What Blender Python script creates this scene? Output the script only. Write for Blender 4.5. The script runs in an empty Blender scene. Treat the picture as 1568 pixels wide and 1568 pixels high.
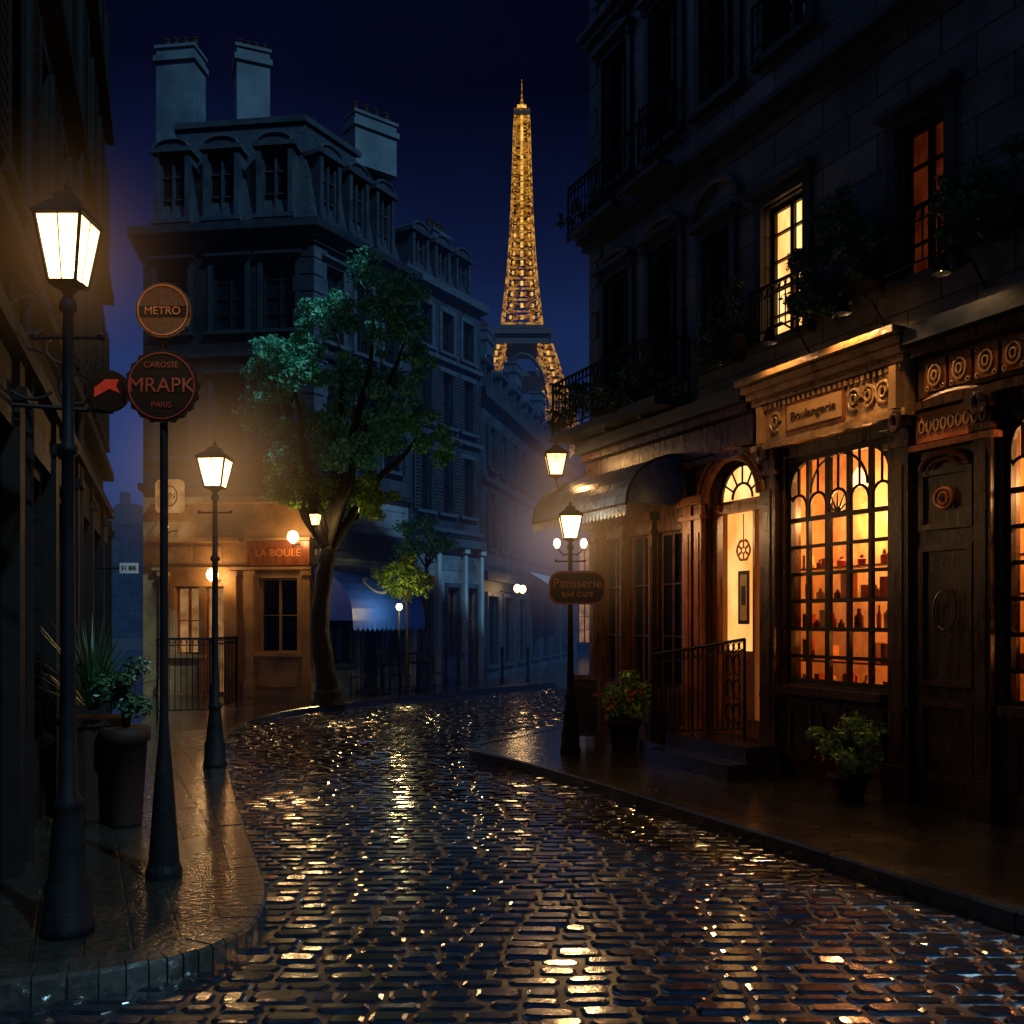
import bpy, math, random
from mathutils import Vector, Matrix
random.seed(7)
S=bpy.context.scene
V=Vector
# ---------------------------------------------------------------- materials
MATS={}
def newmat(k):
    m=bpy.data.materials.new(k); m.use_nodes=True; m.node_tree.nodes.clear(); MATS[k]=m
    nt=m.node_tree; out=nt.nodes.new('ShaderNodeOutputMaterial'); return m,nt,out
def N(nt,t,**kw):
    n=nt.nodes.new(t)
    for k,v in kw.items():
        if k in n.inputs: n.inputs[k].default_value=v
        else: setattr(n,k,v)
    return n
def rgba(c): return (c[0],c[1],c[2],1)
def ramp(nt,fac,stops):
    r=nt.nodes.new('ShaderNodeValToRGB')
    while len(r.color_ramp.elements)<len(stops): r.color_ramp.elements.new(.5)
    for e,(p,c) in zip(r.color_ramp.elements,stops): e.position=p; e.color=rgba(c)
    nt.links.new(fac,r.inputs[0]); return r
def surf(k,c1,c2,rough=.6,rvar=.2,scale=3.,bump=.3,bscale=25.,spec=.5,metal=0,dist=.01,stretch=None):
    m,nt,out=newmat(k); L=nt.links.new
    tc=N(nt,'ShaderNodeTexCoord'); src=tc.outputs['Object']
    if stretch:
        mp=N(nt,'ShaderNodeMapping'); mp.inputs['Scale'].default_value=stretch; L(src,mp.inputs[0]); src=mp.outputs[0]
    n1=N(nt,'ShaderNodeTexNoise',Scale=scale,Detail=8.,Roughness=.65); L(src,n1.inputs['Vector'])
    r=ramp(nt,n1.outputs[0],[(.3,c1),(.7,c2)])
    n2=N(nt,'ShaderNodeTexNoise',Scale=bscale,Detail=6.); L(src,n2.inputs['Vector'])
    b=N(nt,'ShaderNodeBump',Strength=bump,Distance=dist); L(n2.outputs[0],b.inputs['Height'])
    p=N(nt,'ShaderNodeBsdfPrincipled',Metallic=metal); p.inputs['Specular IOR Level'].default_value=spec
    mr=N(nt,'ShaderNodeMapRange'); mr.inputs['To Min'].default_value=max(.03,rough-rvar); mr.inputs['To Max'].default_value=min(1,rough+rvar)
    mr.inputs['From Min'].default_value=.3; mr.inputs['From Max'].default_value=.7
    L(n1.outputs[0],mr.inputs[0]); L(mr.outputs[0],p.inputs['Roughness'])
    L(r.outputs[0],p.inputs['Base Color']); L(b.outputs[0],p.inputs['Normal']); L(p.outputs[0],out.inputs[0]); return m
def stone(k,c1,c2,mort,ang,bw=.9,bh=.42,rough=.6,spec=.5):
    m,nt,out=newmat(k); L=nt.links.new
    tc=N(nt,'ShaderNodeTexCoord'); mp=N(nt,'ShaderNodeVectorRotate'); mp.rotation_type='Z_AXIS'; mp.inputs['Angle'].default_value=-ang
    L(tc.outputs['Object'],mp.inputs['Vector'])
    sp=N(nt,'ShaderNodeSeparateXYZ'); L(mp.outputs[0],sp.inputs[0]); cb=N(nt,'ShaderNodeCombineXYZ'); L(sp.outputs[0],cb.inputs[0]); L(sp.outputs[2],cb.inputs[1])
    br=N(nt,'ShaderNodeTexBrick',Scale=1.); br.inputs['Color1'].default_value=rgba(c1); br.inputs['Color2'].default_value=rgba(c2); br.inputs['Mortar'].default_value=rgba(mort)
    br.inputs['Brick Width'].default_value=bw; br.inputs['Row Height'].default_value=bh; br.inputs['Mortar Size'].default_value=.012; br.inputs['Mortar Smooth'].default_value=.3
    L(cb.outputs[0],br.inputs['Vector'])
    n1=N(nt,'ShaderNodeTexNoise',Scale=.9,Detail=9.,Roughness=.7); L(tc.outputs['Object'],n1.inputs['Vector'])
    r=ramp(nt,n1.outputs[0],[(.32,(.2,.2,.2)),(.68,(1.2,1.2,1.2))])
    mx=N(nt,'ShaderNodeMixRGB',blend_type='MULTIPLY'); mx.inputs[0].default_value=1; L(br.outputs[0],mx.inputs[1]); L(r.outputs[0],mx.inputs[2])
    n2=N(nt,'ShaderNodeTexNoise',Scale=30.,Detail=6.); L(tc.outputs['Object'],n2.inputs['Vector'])
    b1=N(nt,'ShaderNodeBump',Strength=.25,Distance=.01); L(n2.outputs[0],b1.inputs['Height'])
    b2=N(nt,'ShaderNodeBump',Strength=.8,Distance=.015,invert=True); L(br.outputs['Fac'],b2.inputs['Height']); L(b1.outputs[0],b2.inputs['Normal'])
    p=N(nt,'ShaderNodeBsdfPrincipled',Roughness=rough); p.inputs['Specular IOR Level'].default_value=spec
    L(mx.outputs[0],p.inputs['Base Color']); L(b2.outputs[0],p.inputs['Normal']); L(p.outputs[0],out.inputs[0])
def emit(k,c1,c2,st,scale=3.,stretch=(1,1,1),lo=.35,hi=.65):
    m,nt,out=newmat(k); L=nt.links.new
    tc=N(nt,'ShaderNodeTexCoord'); mp=N(nt,'ShaderNodeMapping'); mp.inputs['Scale'].default_value=stretch; L(tc.outputs['Object'],mp.inputs[0])
    n1=N(nt,'ShaderNodeTexNoise',Scale=scale,Detail=4.); L(mp.outputs[0],n1.inputs['Vector'])
    r=ramp(nt,n1.outputs[0],[(lo,c1),(hi,c2)])
    e=N(nt,'ShaderNodeEmission',Strength=st); L(r.outputs[0],e.inputs[0]); L(e.outputs[0],out.inputs[0])
def clearglow(k,c,st,tr=.75):
    m,nt,out=newmat(k); L=nt.links.new
    e=N(nt,'ShaderNodeEmission',Strength=st,Color=rgba(c)); t=N(nt,'ShaderNodeBsdfTransparent'); t.inputs[0].default_value=(tr,tr,tr,1)
    a=N(nt,'ShaderNodeAddShader'); L(e.outputs[0],a.inputs[0]); L(t.outputs[0],a.inputs[1]); L(a.outputs[0],out.inputs[0])
AR=math.atan2(-.905,.425); AF=math.atan2(-.55,4.4); AS=math.atan2(6.5,3.9)
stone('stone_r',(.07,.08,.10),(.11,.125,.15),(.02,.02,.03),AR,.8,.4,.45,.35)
stone('stone_a_shade',(.006,.009,.014),(.011,.015,.021),(.004,.005,.008),AF,spec=.15)  # darker copy of the side stone, the front facade's shade put into colour
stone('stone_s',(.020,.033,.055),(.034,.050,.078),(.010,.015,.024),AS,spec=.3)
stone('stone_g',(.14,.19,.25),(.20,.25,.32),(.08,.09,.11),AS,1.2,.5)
stone('stone_c',(.02,.036,.062),(.032,.05,.078),(.012,.016,.022),math.atan2(16.7,4.1),spec=.3)
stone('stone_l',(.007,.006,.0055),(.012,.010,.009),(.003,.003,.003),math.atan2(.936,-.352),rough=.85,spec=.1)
surf('trim_d',(.014,.019,.028),(.032,.041,.055),.55,.15,4,.3,spec=.3)
surf('trim_a_shade',(.007,.010,.016),(.015,.021,.030),.6,.15,4,.3,spec=.2)  # trim with the front's shade put into its colour
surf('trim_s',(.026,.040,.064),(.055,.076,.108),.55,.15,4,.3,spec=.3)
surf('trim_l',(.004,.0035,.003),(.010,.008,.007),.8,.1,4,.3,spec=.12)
surf('slate',(.010,.017,.028),(.032,.046,.066),.35,.15,6,.6,40,stretch=(1,1,3),spec=.35)
surf('zinc',(.013,.021,.034),(.032,.046,.066),.45,.15,3,.2,spec=.3)
surf('plaster',(.025,.045,.068),(.10,.145,.185),.75,.1,.9,.4,spec=.3)
surf('plaster_g',(.22,.28,.33),(.36,.42,.46),.7,.1,1.2,.4)
surf('wood_r',(.14,.035,.008),(.27,.08,.018),.3,.12,5,.3,30,stretch=(3,3,.5))
surf('wood_b',(.026,.011,.005),(.065,.027,.010),.3,.12,5,.4,30,stretch=(3,3,.5))
surf('wood_k',(.005,.004,.003),(.011,.008,.006),.5,.1,5,.4,30,stretch=(3,3,.5),spec=.25)
surf('ochre',(.20,.10,.03),(.44,.25,.09),.5,.15,2,.4,20)
surf('fascia',(.12,.065,.02),(.52,.30,.12),.32,.15,3.5,.9,14,dist=.02)
surf('iron',(.003,.003,.004),(.008,.008,.009),.6,.1,12,.3,60,spec=.12)
surf('signdark',(.006,.003,.002),(.012,.005,.003),.6,.1,6,.2,spec=.12)
surf('copper',(.04,.012,.004),(.10,.03,.009),.5,.1,10,.4,spec=.3)
surf('redpaint',(.45,.02,.006),(.6,.035,.01),.5,.1,6,.1)
surf('dullred',(.13,.008,.004),(.22,.014,.006),.5,.1,6,.1)
surf('amberpaint',(.5,.16,.03),(.7,.26,.06),.4,.1,6,.1)
surf('orangepaint',(.30,.06,.015),(.55,.15,.03),.4,.1,4,.3)
surf('awn_blue',(.008,.06,.5),(.02,.11,.75),.5,.1,8,.3)
surf('awn_dark',(.03,.06,.13),(.07,.11,.20),.25,.1,5,.3)
surf('awn_white',(.4,.45,.5),(.5,.55,.6),.6,.1,8,.3)
surf('terracotta',(.014,.006,.004),(.028,.011,.006),.7,.1,6,.3,spec=.2)
surf('bark',(.012,.010,.007),(.04,.03,.02),.7,.15,8,1.,14,stretch=(3,3,.6),dist=.04,spec=.3)
surf('curtain',(.38,.20,.07),(.75,.52,.27),.8,.1,7,.2,stretch=(1,1,.5))
for i,c in enumerate([(.35,.04,.015),(.45,.18,.04),(.10,.035,.015),(.5,.3,.1),(.25,.03,.02)]): surf('goods%d'%i,c,tuple(x*1.3 for x in c),.5,.1,9,.2)
m,nt,out=newmat('glass_d'); p=N(nt,'ShaderNodeBsdfPrincipled',Roughness=.12); p.inputs['Base Color'].default_value=(.004,.006,.010,1); nt.links.new(p.outputs[0],out.inputs[0])
m,nt,out=newmat('pane'); t=N(nt,'ShaderNodeBsdfTransparent'); g=N(nt,'ShaderNodeBsdfGlossy',Roughness=.08); mx=N(nt,'ShaderNodeMixShader'); mx.inputs[0].default_value=.07
nt.links.new(t.outputs[0],mx.inputs[1]); nt.links.new(g.outputs[0],mx.inputs[2]); nt.links.new(mx.outputs[0],out.inputs[0])
emit('lit_win',(1,.32,.06),(1,.60,.22),1.8,5,(1,1,.35))
emit('lit_door',(1,.34,.06),(1,.56,.17),1.25,3,(1,1,.6))
emit('lit_red',(.2,.02,.004),(.6,.10,.02),.12,5,(1,1,.4))
emit('lit_dim',(.5,.2,.05),(1,.5,.18),.35,3)
emit('tower_glow',(.02,.006,.001),(1,.38,.04),.5,.45,(1,1,1),.42,.64)  # bars emit by themselves, tower lighting put into the material
emit('tower_glow2',(.10,.03,.003),(1,.45,.07),.65,.5,(1,1,1),.40,.64)
emit('tower_spark',(.4,.14,.01),(1,.58,.13),1.3,.5)
surf('tower_dark',(.02,.02,.025),(.05,.045,.04),.6)
clearglow('lantern',(1,.64,.27),3.4,.85)
clearglow('lantern_s',(1,.54,.18),2.4,.85)
m,nt,out=newmat('bulb'); e=N(nt,'ShaderNodeEmission',Strength=14.,Color=(1,.68,.32,1)); nt.links.new(e.outputs[0],out.inputs[0])
def leafmat(k,c1,c2,c3):
    m,nt,out=newmat(k); L=nt.links.new
    g=N(nt,'ShaderNodeNewGeometry'); r=ramp(nt,g.outputs['Random Per Island'],[(0,c1),(.6,c2),(1,c3)])
    p=N(nt,'ShaderNodeBsdfPrincipled',Roughness=.38); L(r.outputs[0],p.inputs['Base Color'])
    t=N(nt,'ShaderNodeBsdfTranslucent'); L(r.outputs[0],t.inputs[0]); mx=N(nt,'ShaderNodeMixShader'); mx.inputs[0].default_value=.2
    L(p.outputs[0],mx.inputs[1]); L(t.outputs[0],mx.inputs[2]); L(mx.outputs[0],out.inputs[0])
leafmat('leaf',(.03,.16,.08),(.09,.40,.22),(.18,.58,.36))
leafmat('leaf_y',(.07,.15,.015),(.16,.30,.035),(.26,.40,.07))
leafmat('leaf_d',(.015,.04,.015),(.03,.09,.035),(.05,.13,.05))
leafmat('flower',(.4,.05,.02),(.5,.15,.03),(.6,.3,.08))
def wet(k,c1,c2,rlo,rhi,bump,brick=None,ang=0,coat=0.,bs=22.):
    m,nt,out=newmat(k); L=nt.links.new
    tc=N(nt,'ShaderNodeTexCoord')
    n1=N(nt,'ShaderNodeTexNoise',Scale=.8,Detail=6.,Roughness=.6); L(tc.outputs['Object'],n1.inputs['Vector'])
    n2=N(nt,'ShaderNodeTexNoise',Scale=bs,Detail=3.); L(tc.outputs['Object'],n2.inputs['Vector'])
    r=ramp(nt,n2.outputs[0],[(.3,c1),(.7,c2)])
    p=N(nt,'ShaderNodeBsdfPrincipled'); p.inputs['Specular IOR Level'].default_value=.6; p.inputs['IOR'].default_value=1.7
    mr=N(nt,'ShaderNodeMapRange'); mr.inputs['From Min'].default_value=.35; mr.inputs['From Max'].default_value=.65; mr.inputs['To Min'].default_value=rlo; mr.inputs['To Max'].default_value=rhi
    L(n1.outputs[0],mr.inputs[0]); L(mr.outputs[0],p.inputs['Roughness'])
    b=N(nt,'ShaderNodeBump',Strength=bump,Distance=.01); L(n2.outputs[0],b.inputs['Height']); nrm=b.outputs[0]; col=r.outputs[0]
    if brick:
        ro=N(nt,'ShaderNodeVectorRotate'); ro.rotation_type='Z_AXIS'; ro.inputs['Angle'].default_value=-ang; L(tc.outputs['Object'],ro.inputs['Vector'])
        br=N(nt,'ShaderNodeTexBrick',Scale=1.); br.inputs['Brick Width'].default_value=brick[0]; br.inputs['Row Height'].default_value=brick[1]; br.inputs['Mortar Size'].default_value=.012; br.inputs['Mortar Smooth'].default_value=.4
        L(ro.outputs[0],br.inputs['Vector'])
        b2=N(nt,'ShaderNodeBump',Strength=1.,Distance=.02,invert=True); L(br.outputs['Fac'],b2.inputs['Height']); L(nrm,b2.inputs['Normal']); nrm=b2.outputs[0]
    if coat:
        p.inputs['Coat Weight'].default_value=coat; p.inputs['Coat Roughness'].default_value=.10; p.inputs['Coat IOR'].default_value=1.65; L(nrm,p.inputs['Coat Normal'])
    L(col,p.inputs['Base Color']); L(nrm,p.inputs['Normal']); L(p.outputs[0],out.inputs[0])
wet('cobble',(.005,.006,.009),(.014,.016,.022),.15,.26,.22,coat=1.,bs=11.)
wet('joint',(.003,.003,.004),(.006,.006,.006),.3,.6,.5)
wet('paving',(.012,.010,.008),(.032,.026,.020),.14,.34,.5,(.42,.26),AR,coat=.7)
wet('kerb',(.02,.018,.015),(.05,.043,.035),.14,.3,.4,coat=.7)
wet('groundm',(.01,.01,.012),(.02,.02,.022),.4,.7,.3)
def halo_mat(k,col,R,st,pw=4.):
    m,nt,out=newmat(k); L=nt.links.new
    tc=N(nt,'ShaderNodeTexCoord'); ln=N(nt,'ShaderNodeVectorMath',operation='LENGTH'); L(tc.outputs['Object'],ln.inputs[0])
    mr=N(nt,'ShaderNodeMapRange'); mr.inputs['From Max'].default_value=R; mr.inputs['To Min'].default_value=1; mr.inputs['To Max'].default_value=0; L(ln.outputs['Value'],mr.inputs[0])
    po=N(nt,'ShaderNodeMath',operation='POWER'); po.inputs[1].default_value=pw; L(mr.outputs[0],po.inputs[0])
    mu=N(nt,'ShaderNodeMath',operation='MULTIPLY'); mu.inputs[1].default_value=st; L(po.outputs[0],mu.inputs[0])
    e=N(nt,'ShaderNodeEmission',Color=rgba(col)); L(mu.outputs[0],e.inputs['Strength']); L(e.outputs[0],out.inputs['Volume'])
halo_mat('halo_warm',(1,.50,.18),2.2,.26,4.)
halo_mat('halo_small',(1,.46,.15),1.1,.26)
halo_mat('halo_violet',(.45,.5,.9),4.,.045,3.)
# ---------------------------------------------------------------- mesh builder
def empty(name,loc=(0,0,0)):
    e=bpy.data.objects.new(name,None); e.location=loc; e.empty_display_size=.2; S.collection.objects.link(e); return e
def par(o,e):
    if e is not None:
        o.parent=e; o.matrix_parent_inverse=Matrix.Translation(-V(e.location))
class MB:
    def __init__(s): s.v=[];s.f=[];s.m=[]
    def add(s,vs,fs,m):
        b=len(s.v); s.v+= [tuple(x) for x in vs]
        for f in fs: s.f.append(tuple(i+b for i in f)); s.m.append(m)
    def box(s,f,a0,a1,b0,b1,c0,c1,m):
        vs=[f(a,b,c) for c in (c0,c1) for b in (b0,b1) for a in (a0,a1)]
        s.add(vs,[(0,2,3,1),(4,5,7,6),(0,1,5,4),(2,6,7,3),(0,4,6,2),(1,3,7,5)],m)
    def prism(s,poly,z0,z1,m,poly2=None):
        n=len(poly); p2=poly2 or poly
        vs=[(x,y,z0) for x,y in poly]+[(x,y,z1) for x,y in p2]
        s.add(vs,[tuple(range(n))[::-1],tuple(range(n,2*n))]+[(i,(i+1)%n,n+(i+1)%n,n+i) for i in range(n)],m)
    def tube(s,pts,rs,m,seg=8,cap=True):
        pts=[V(p) for p in pts]
        if not hasattr(rs,'__len__'): rs=[rs]*len(pts)
        vs=[]; pr=None
        for i,p in enumerate(pts):
            t=(pts[min(i+1,len(pts)-1)]-pts[max(i-1,0)]).normalized()
            if pr is None: pr=t.orthogonal().normalized()
            pr=(pr-t*pr.dot(t)); pr=pr.normalized() if pr.length>1e-6 else t.orthogonal().normalized()
            q=t.cross(pr)
            for k in range(seg):
                a=2*math.pi*(k+.5)/seg; vs.append(p+(pr*math.cos(a)+q*math.sin(a))*rs[i])
        n=len(pts); fs=[(i*seg+k,i*seg+(k+1)%seg,(i+1)*seg+(k+1)%seg,(i+1)*seg+k) for i in range(n-1) for k in range(seg)]
        if cap: fs+=[tuple(range(seg))[::-1],tuple(range((n-1)*seg,n*seg))]
        s.add(vs,fs,m)
    def lathe(s,c,prof,m,seg=16):
        c=V(c); vs=[]
        for r,z in prof:
            for k in range(seg):
                a=2*math.pi*(k+.5)/seg; vs.append((c.x+r*math.cos(a),c.y+r*math.sin(a),c.z+z))
        n=len(prof); fs=[(i*seg+k,i*seg+(k+1)%seg,(i+1)*seg+(k+1)%seg,(i+1)*seg+k) for i in range(n-1) for k in range(seg)]
        fs+=[tuple(range(seg))[::-1],tuple(range((n-1)*seg,n*seg))]
        s.add(vs,fs,m)
    def arc(s,f,uc,zc,ru,rz,a0,a1,n,r,m,seg=6,k=12):
        s.tube([f(uc+ru*math.cos(math.radians(a0+(a1-a0)*i/k)),n,zc+rz*math.sin(math.radians(a0+(a1-a0)*i/k))) for i in range(k+1)],r,m,seg)
    def build(s,name,parent=None,smooth=False,recalc=True):
        me=bpy.data.meshes.new(name); me.from_pydata(s.v,[],s.f)
        keys=sorted(set(s.m)); ix={k:i for i,k in enumerate(keys)}
        for k in keys: me.materials.append(MATS[k])
        me.polygons.foreach_set('material_index',[ix[k] for k in s.m])
        if recalc:
            import bmesh
            b=bmesh.new(); b.from_mesh(me); bmesh.ops.recalc_face_normals(b,faces=b.faces); b.to_mesh(me); b.free()
        if smooth: me.polygons.foreach_set('use_smooth',[True]*len(me.polygons))
        me.update()
        o=bpy.data.objects.new(name,me); S.collection.objects.link(o); par(o,parent); return o
def W(a,b,c): return V((a,b,c))
def frame(P,Q):
    P=V((P[0],P[1],0)); Q=V((Q[0],Q[1],0)); d=(Q-P).normalized(); n=V((d.y,-d.x,0)); L=(Q-P).length
    f=lambda u,nn,z: P+d*u+n*nn+V((0,0,z))
    f.d=d; f.n=n; f.L=L; return f
def inset(poly,d):
    r=[]; n=len(poly)
    for i in range(n):
        a,b,c=V(poly[i-1]),V(poly[i]),V(poly[(i+1)%n])
        e1=(b-a).normalized(); e2=(c-b).normalized(); n1=V((-e1.y,e1.x)); n2=V((-e2.y,e2.x))
        k=n1+n2; k=k/ max(.15,(1+n1.dot(n2))); r.append(tuple(b+k*d))
    return r
def light(name,loc,e,col=(1,.54,.20),rad=.14,parent=None,down=None):
    l=bpy.data.lights.new(name,'SPOT' if down else 'POINT'); l.energy=e; l.color=col; l.shadow_soft_size=rad
    o=bpy.data.objects.new(name,l); o.location=loc; S.collection.objects.link(o)
    if down: l.spot_size=math.radians(130); l.spot_blend=.6; o.rotation_euler=V(down).to_track_quat('-Z','Y').to_euler()
    par(o,parent); return o
def halo(loc,R,mat,parent):  # self-glowing volume sphere in place of scattered lamp light
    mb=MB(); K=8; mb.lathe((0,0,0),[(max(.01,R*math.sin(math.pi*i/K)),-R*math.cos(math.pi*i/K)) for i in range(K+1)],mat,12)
    o=mb.build('glow_halo',parent); o.location=loc; return o
def text(name,s,size,f,u,n,z,mat,parent,ext=.006):
    c=bpy.data.curves.new(name,'FONT'); c.body=s; c.size=size; c.extrude=ext; c.align_x='CENTER'; c.align_y='CENTER'
    c.materials.append(MATS[mat]); o=bpy.data.objects.new(name,c)
    x=f.d; y=V((0,0,1)); zz=f.n; p=f(u,n,z)
    o.matrix_world=Matrix(((x.x,y.x,zz.x,p.x),(x.y,y.y,zz.y,p.y),(x.z,y.z,zz.z,p.z),(0,0,0,1)))
    S.collection.objects.link(o); par(o,parent); return o
def wall(mb,f,u0,u1,z0,z1,ops,m,t=.3):
    us=sorted({u0,u1,*[x for o in ops for x in (o[0],o[1]) if u0<x<u1]})
    for a,b in zip(us,us[1:]):
        z=z0
        for o in sorted([o for o in ops if o[0]<=a+1e-5 and o[1]>=b-1e-5],key=lambda o:o[2]):
            if o[2]>z: mb.box(f,a,b,-t,0,z,o[2],m)
            z=o[3]
        if z<z1: mb.box(f,a,b,-t,0,z,z1,m)
def window(mb,f,u0,u1,z0,z1,cols=2,rows=4,glass='glass_d',fr='wood_k',sur='trim_d',shut=None,depth=.18,ped=False,rail=False,fw=.05):
    mb.box(f,u0,u1,-depth-.02,-depth,z0,z1,glass)
    def bar(a,b,c,d,k=0): mb.box(f,a,b,-depth+.001+k,-depth+.05+k,c,d,fr)
    bar(u0,u0+fw,z0,z1);bar(u1-fw,u1,z0,z1);bar(u0+fw,u1-fw,z0,z0+fw);bar(u0+fw,u1-fw,z1-fw,z1)
    for i in range(1,cols):
        x=u0+(u1-u0)*i/cols; w=.03 if (cols==2) else .016; bar(x-w,x+w,z0+fw,z1-fw,.002)
    for j in range(1,rows):
        z=z0+(z1-z0)*j/rows; bar(u0+fw,u1-fw,z-.012,z+.012,.004)
    if sur:
        s=.12
        mb.box(f,u0-s,u0,-.05,.05,z0,z1,sur);mb.box(f,u1,u1+s,-.05,.05,z0,z1,sur)
        mb.box(f,u0-s,u1+s,-.05,.053,z1,z1+s*1.1,sur);mb.box(f,u0-s-.05,u1+s+.05,-.05,.12,z0-.09,z0,sur)
        if ped: mb.box(f,u0-s-.06,u1+s+.06,-.05,.16,z1+s*1.1,z1+s*1.1+.07,sur)
    if shut:
        w=(u1-u0)/2
        for a,b in ((u0-w-.02,u0-.02),(u1+.02,u1+w+.02)):
            for x in (a,b-.04): mb.box(f,x,x+.04,.055,.095,z0,z1,shut)
            k=int((z1-z0)/.1)
            for j in range(k+1):
                z=z0+(z1-z0-.05)*j/k; mb.box(f,a+.04,b-.04,.06,.085,z,z+.055,shut)
    if rail: railing(mb,f,u0-.05,u1+.05,.16,z0,z0+.62,.1)
def railing(mb,f,u0,u1,n,z0,z1,sp=.12,z0b=None,m='iron',scroll=True):
    dz=0 if z0b is None else z0b-z0
    k=max(2,int((u1-u0)/sp))
    mb.tube([f(u0,n,z1),f(u1,n,z1+dz)],.022,m,6); mb.tube([f(u0,n,z0+.08),f(u1,n,z0+.08+dz)],.014,m,6)
    mb.tube([f(u0,n,z1-.13),f(u1,n,z1-.13+dz)],.01,m,6)
    for i in range(k+1):
        t=i/k; u=u0+(u1-u0)*t; d=dz*t; r=.02 if i in(0,k) else .009
        mb.tube([f(u,n,z0+d-(0.08 if i in (0,k) else -.08)),f(u,n,z1+d)],r,m,5)
        if scroll and i<k:
            uc=u+(u1-u0)/k/2
            mb.arc(f,uc,z1-.065+d,.04,.05,0,360,n,.006,m,4,8)
# ---------------------------------------------------------------- foliage
def leaves(mb,c,r,n,size,m,sub=12,rs=.32):
    c=V(c)
    for i in range(sub):
        d=V((random.gauss(0,1),random.gauss(0,1),random.gauss(0,1))).normalized(); k=random.uniform(.35,1.)
        sc=c+V((d.x*r[0]*k,d.y*r[1]*k,d.z*r[2]*k)); rr=rs*random.uniform(.55,1.25)*sum(r)/3
        for j in range(max(1,n//sub)):
            e=V((random.gauss(0,1),random.gauss(0,1),random.gauss(0,1))).normalized()*rr*random.random()**.45
            e.z*=.7; p=sc+e
            nrm=(e.normalized()+V((random.gauss(0,.5),random.gauss(0,.5),random.gauss(.35,.5)))).normalized()
            t=nrm.orthogonal().normalized(); t=Matrix.Rotation(random.random()*6.28,3,nrm)@t; q=nrm.cross(t); s=size*random.uniform(.6,1.3)
            mb.add([p-t*s,p-q*s*.5,p+t*s-nrm*s*.2,p+q*s*.5],[(0,1,2,3)],m)
def plant(name,loc,r,pot=True,n=700,leaf='leaf_y',flowers=0,size=.045,potr=.2,poth=.35,stem=0):
    e=empty(name,loc); x,y,z=loc
    if pot:
        mb=MB(); mb.lathe((x,y,z),[(potr*.7,0),(potr*.72,.03),(potr*.95,poth*.85),(potr*1.1,poth*.86),(potr*1.1,poth),(potr*.9,poth)],'terracotta'); mb.build('pot',e,True)
    mb=MB(); c=V((x,y,z+poth+stem+r*.7))
    for i in range(14): 
        d=V((random.uniform(-1,1),random.uniform(-1,1),random.uniform(.2,1)))*r*.8
        mb.tube([(x,y,z+poth*.8),c+d*.3,c+d],[.012,.008,.004],'bark',4)
    leaves(mb,c,(r,r,r*.75),n,size,leaf,14,.5)
    if flowers: leaves(mb,c+V((0,0,.03)),(r*1.05,r*1.05,r*.8),flowers,size*.7,'flower',10,.25)
    mb.build('foliage',e,recalc=False); return e
# ---------------------------------------------------------------- ground
mb=MB(); mb.add([(-1500,-1500,-.03),(1500,-1500,-.03),(1500,1500,-.03),(-1500,1500,-.03)],[(0,1,2,3)],'groundm'); mb.build('ground')
LP=[(-9.5,4.15),(-3.6,4.55),(-2.7,4.75),(-2.1,4.97),(-1.8,5.2),(-1.64,5.55),(-1.66,6.0),(-1.78,6.5),(-2.15,7.5),(-2.6,8.7),(-3.1,10.1),(-3.66,11.7),(-4.25,13.4),(-4.66,14.9),(-4.92,16.5),(-4.92,17.9),(-4.6,19.3),(-3.9,20.7),(-3.0,22.2),(-1.6,24.0),(.2,26.1),(2.2,28.3),(4.6,30.6),(9,34.5)]
RP=[(6.15,0),(5.1,2.05),(3.27,5.9),(1.95,8.65),(.9,10.8),(.25,12.0),(-.3,12.85),(-.6,13.35),(-.68,13.75),(-.5,14.2),(.05,15.0),(.92,16.6),(1.8,18.2),(3.2,20.2),(6,23.5),(9,26)]
Lpoly=LP+[(9,60),(-30,60),(-30,4.15)]
Rpoly=RP[::-1]+[(6.15,0),(20,0),(20,26)]
def inpoly(x,y,P):
    c=False; j=len(P)-1
    for i in range(len(P)):
        if (P[i][1]>y)!=(P[j][1]>y) and x<(P[j][0]-P[i][0])*(y-P[i][1])/(P[j][1]-P[i][1])+P[i][0]: c=not c
        j=i
    return c
mb=MB(); mb.add([(-14,-4,-.016),(16,-4,-.016),(16,42,-.016),(-14,42,-.016)],[(0,1,2,3)],'joint')
y=1.6
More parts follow.
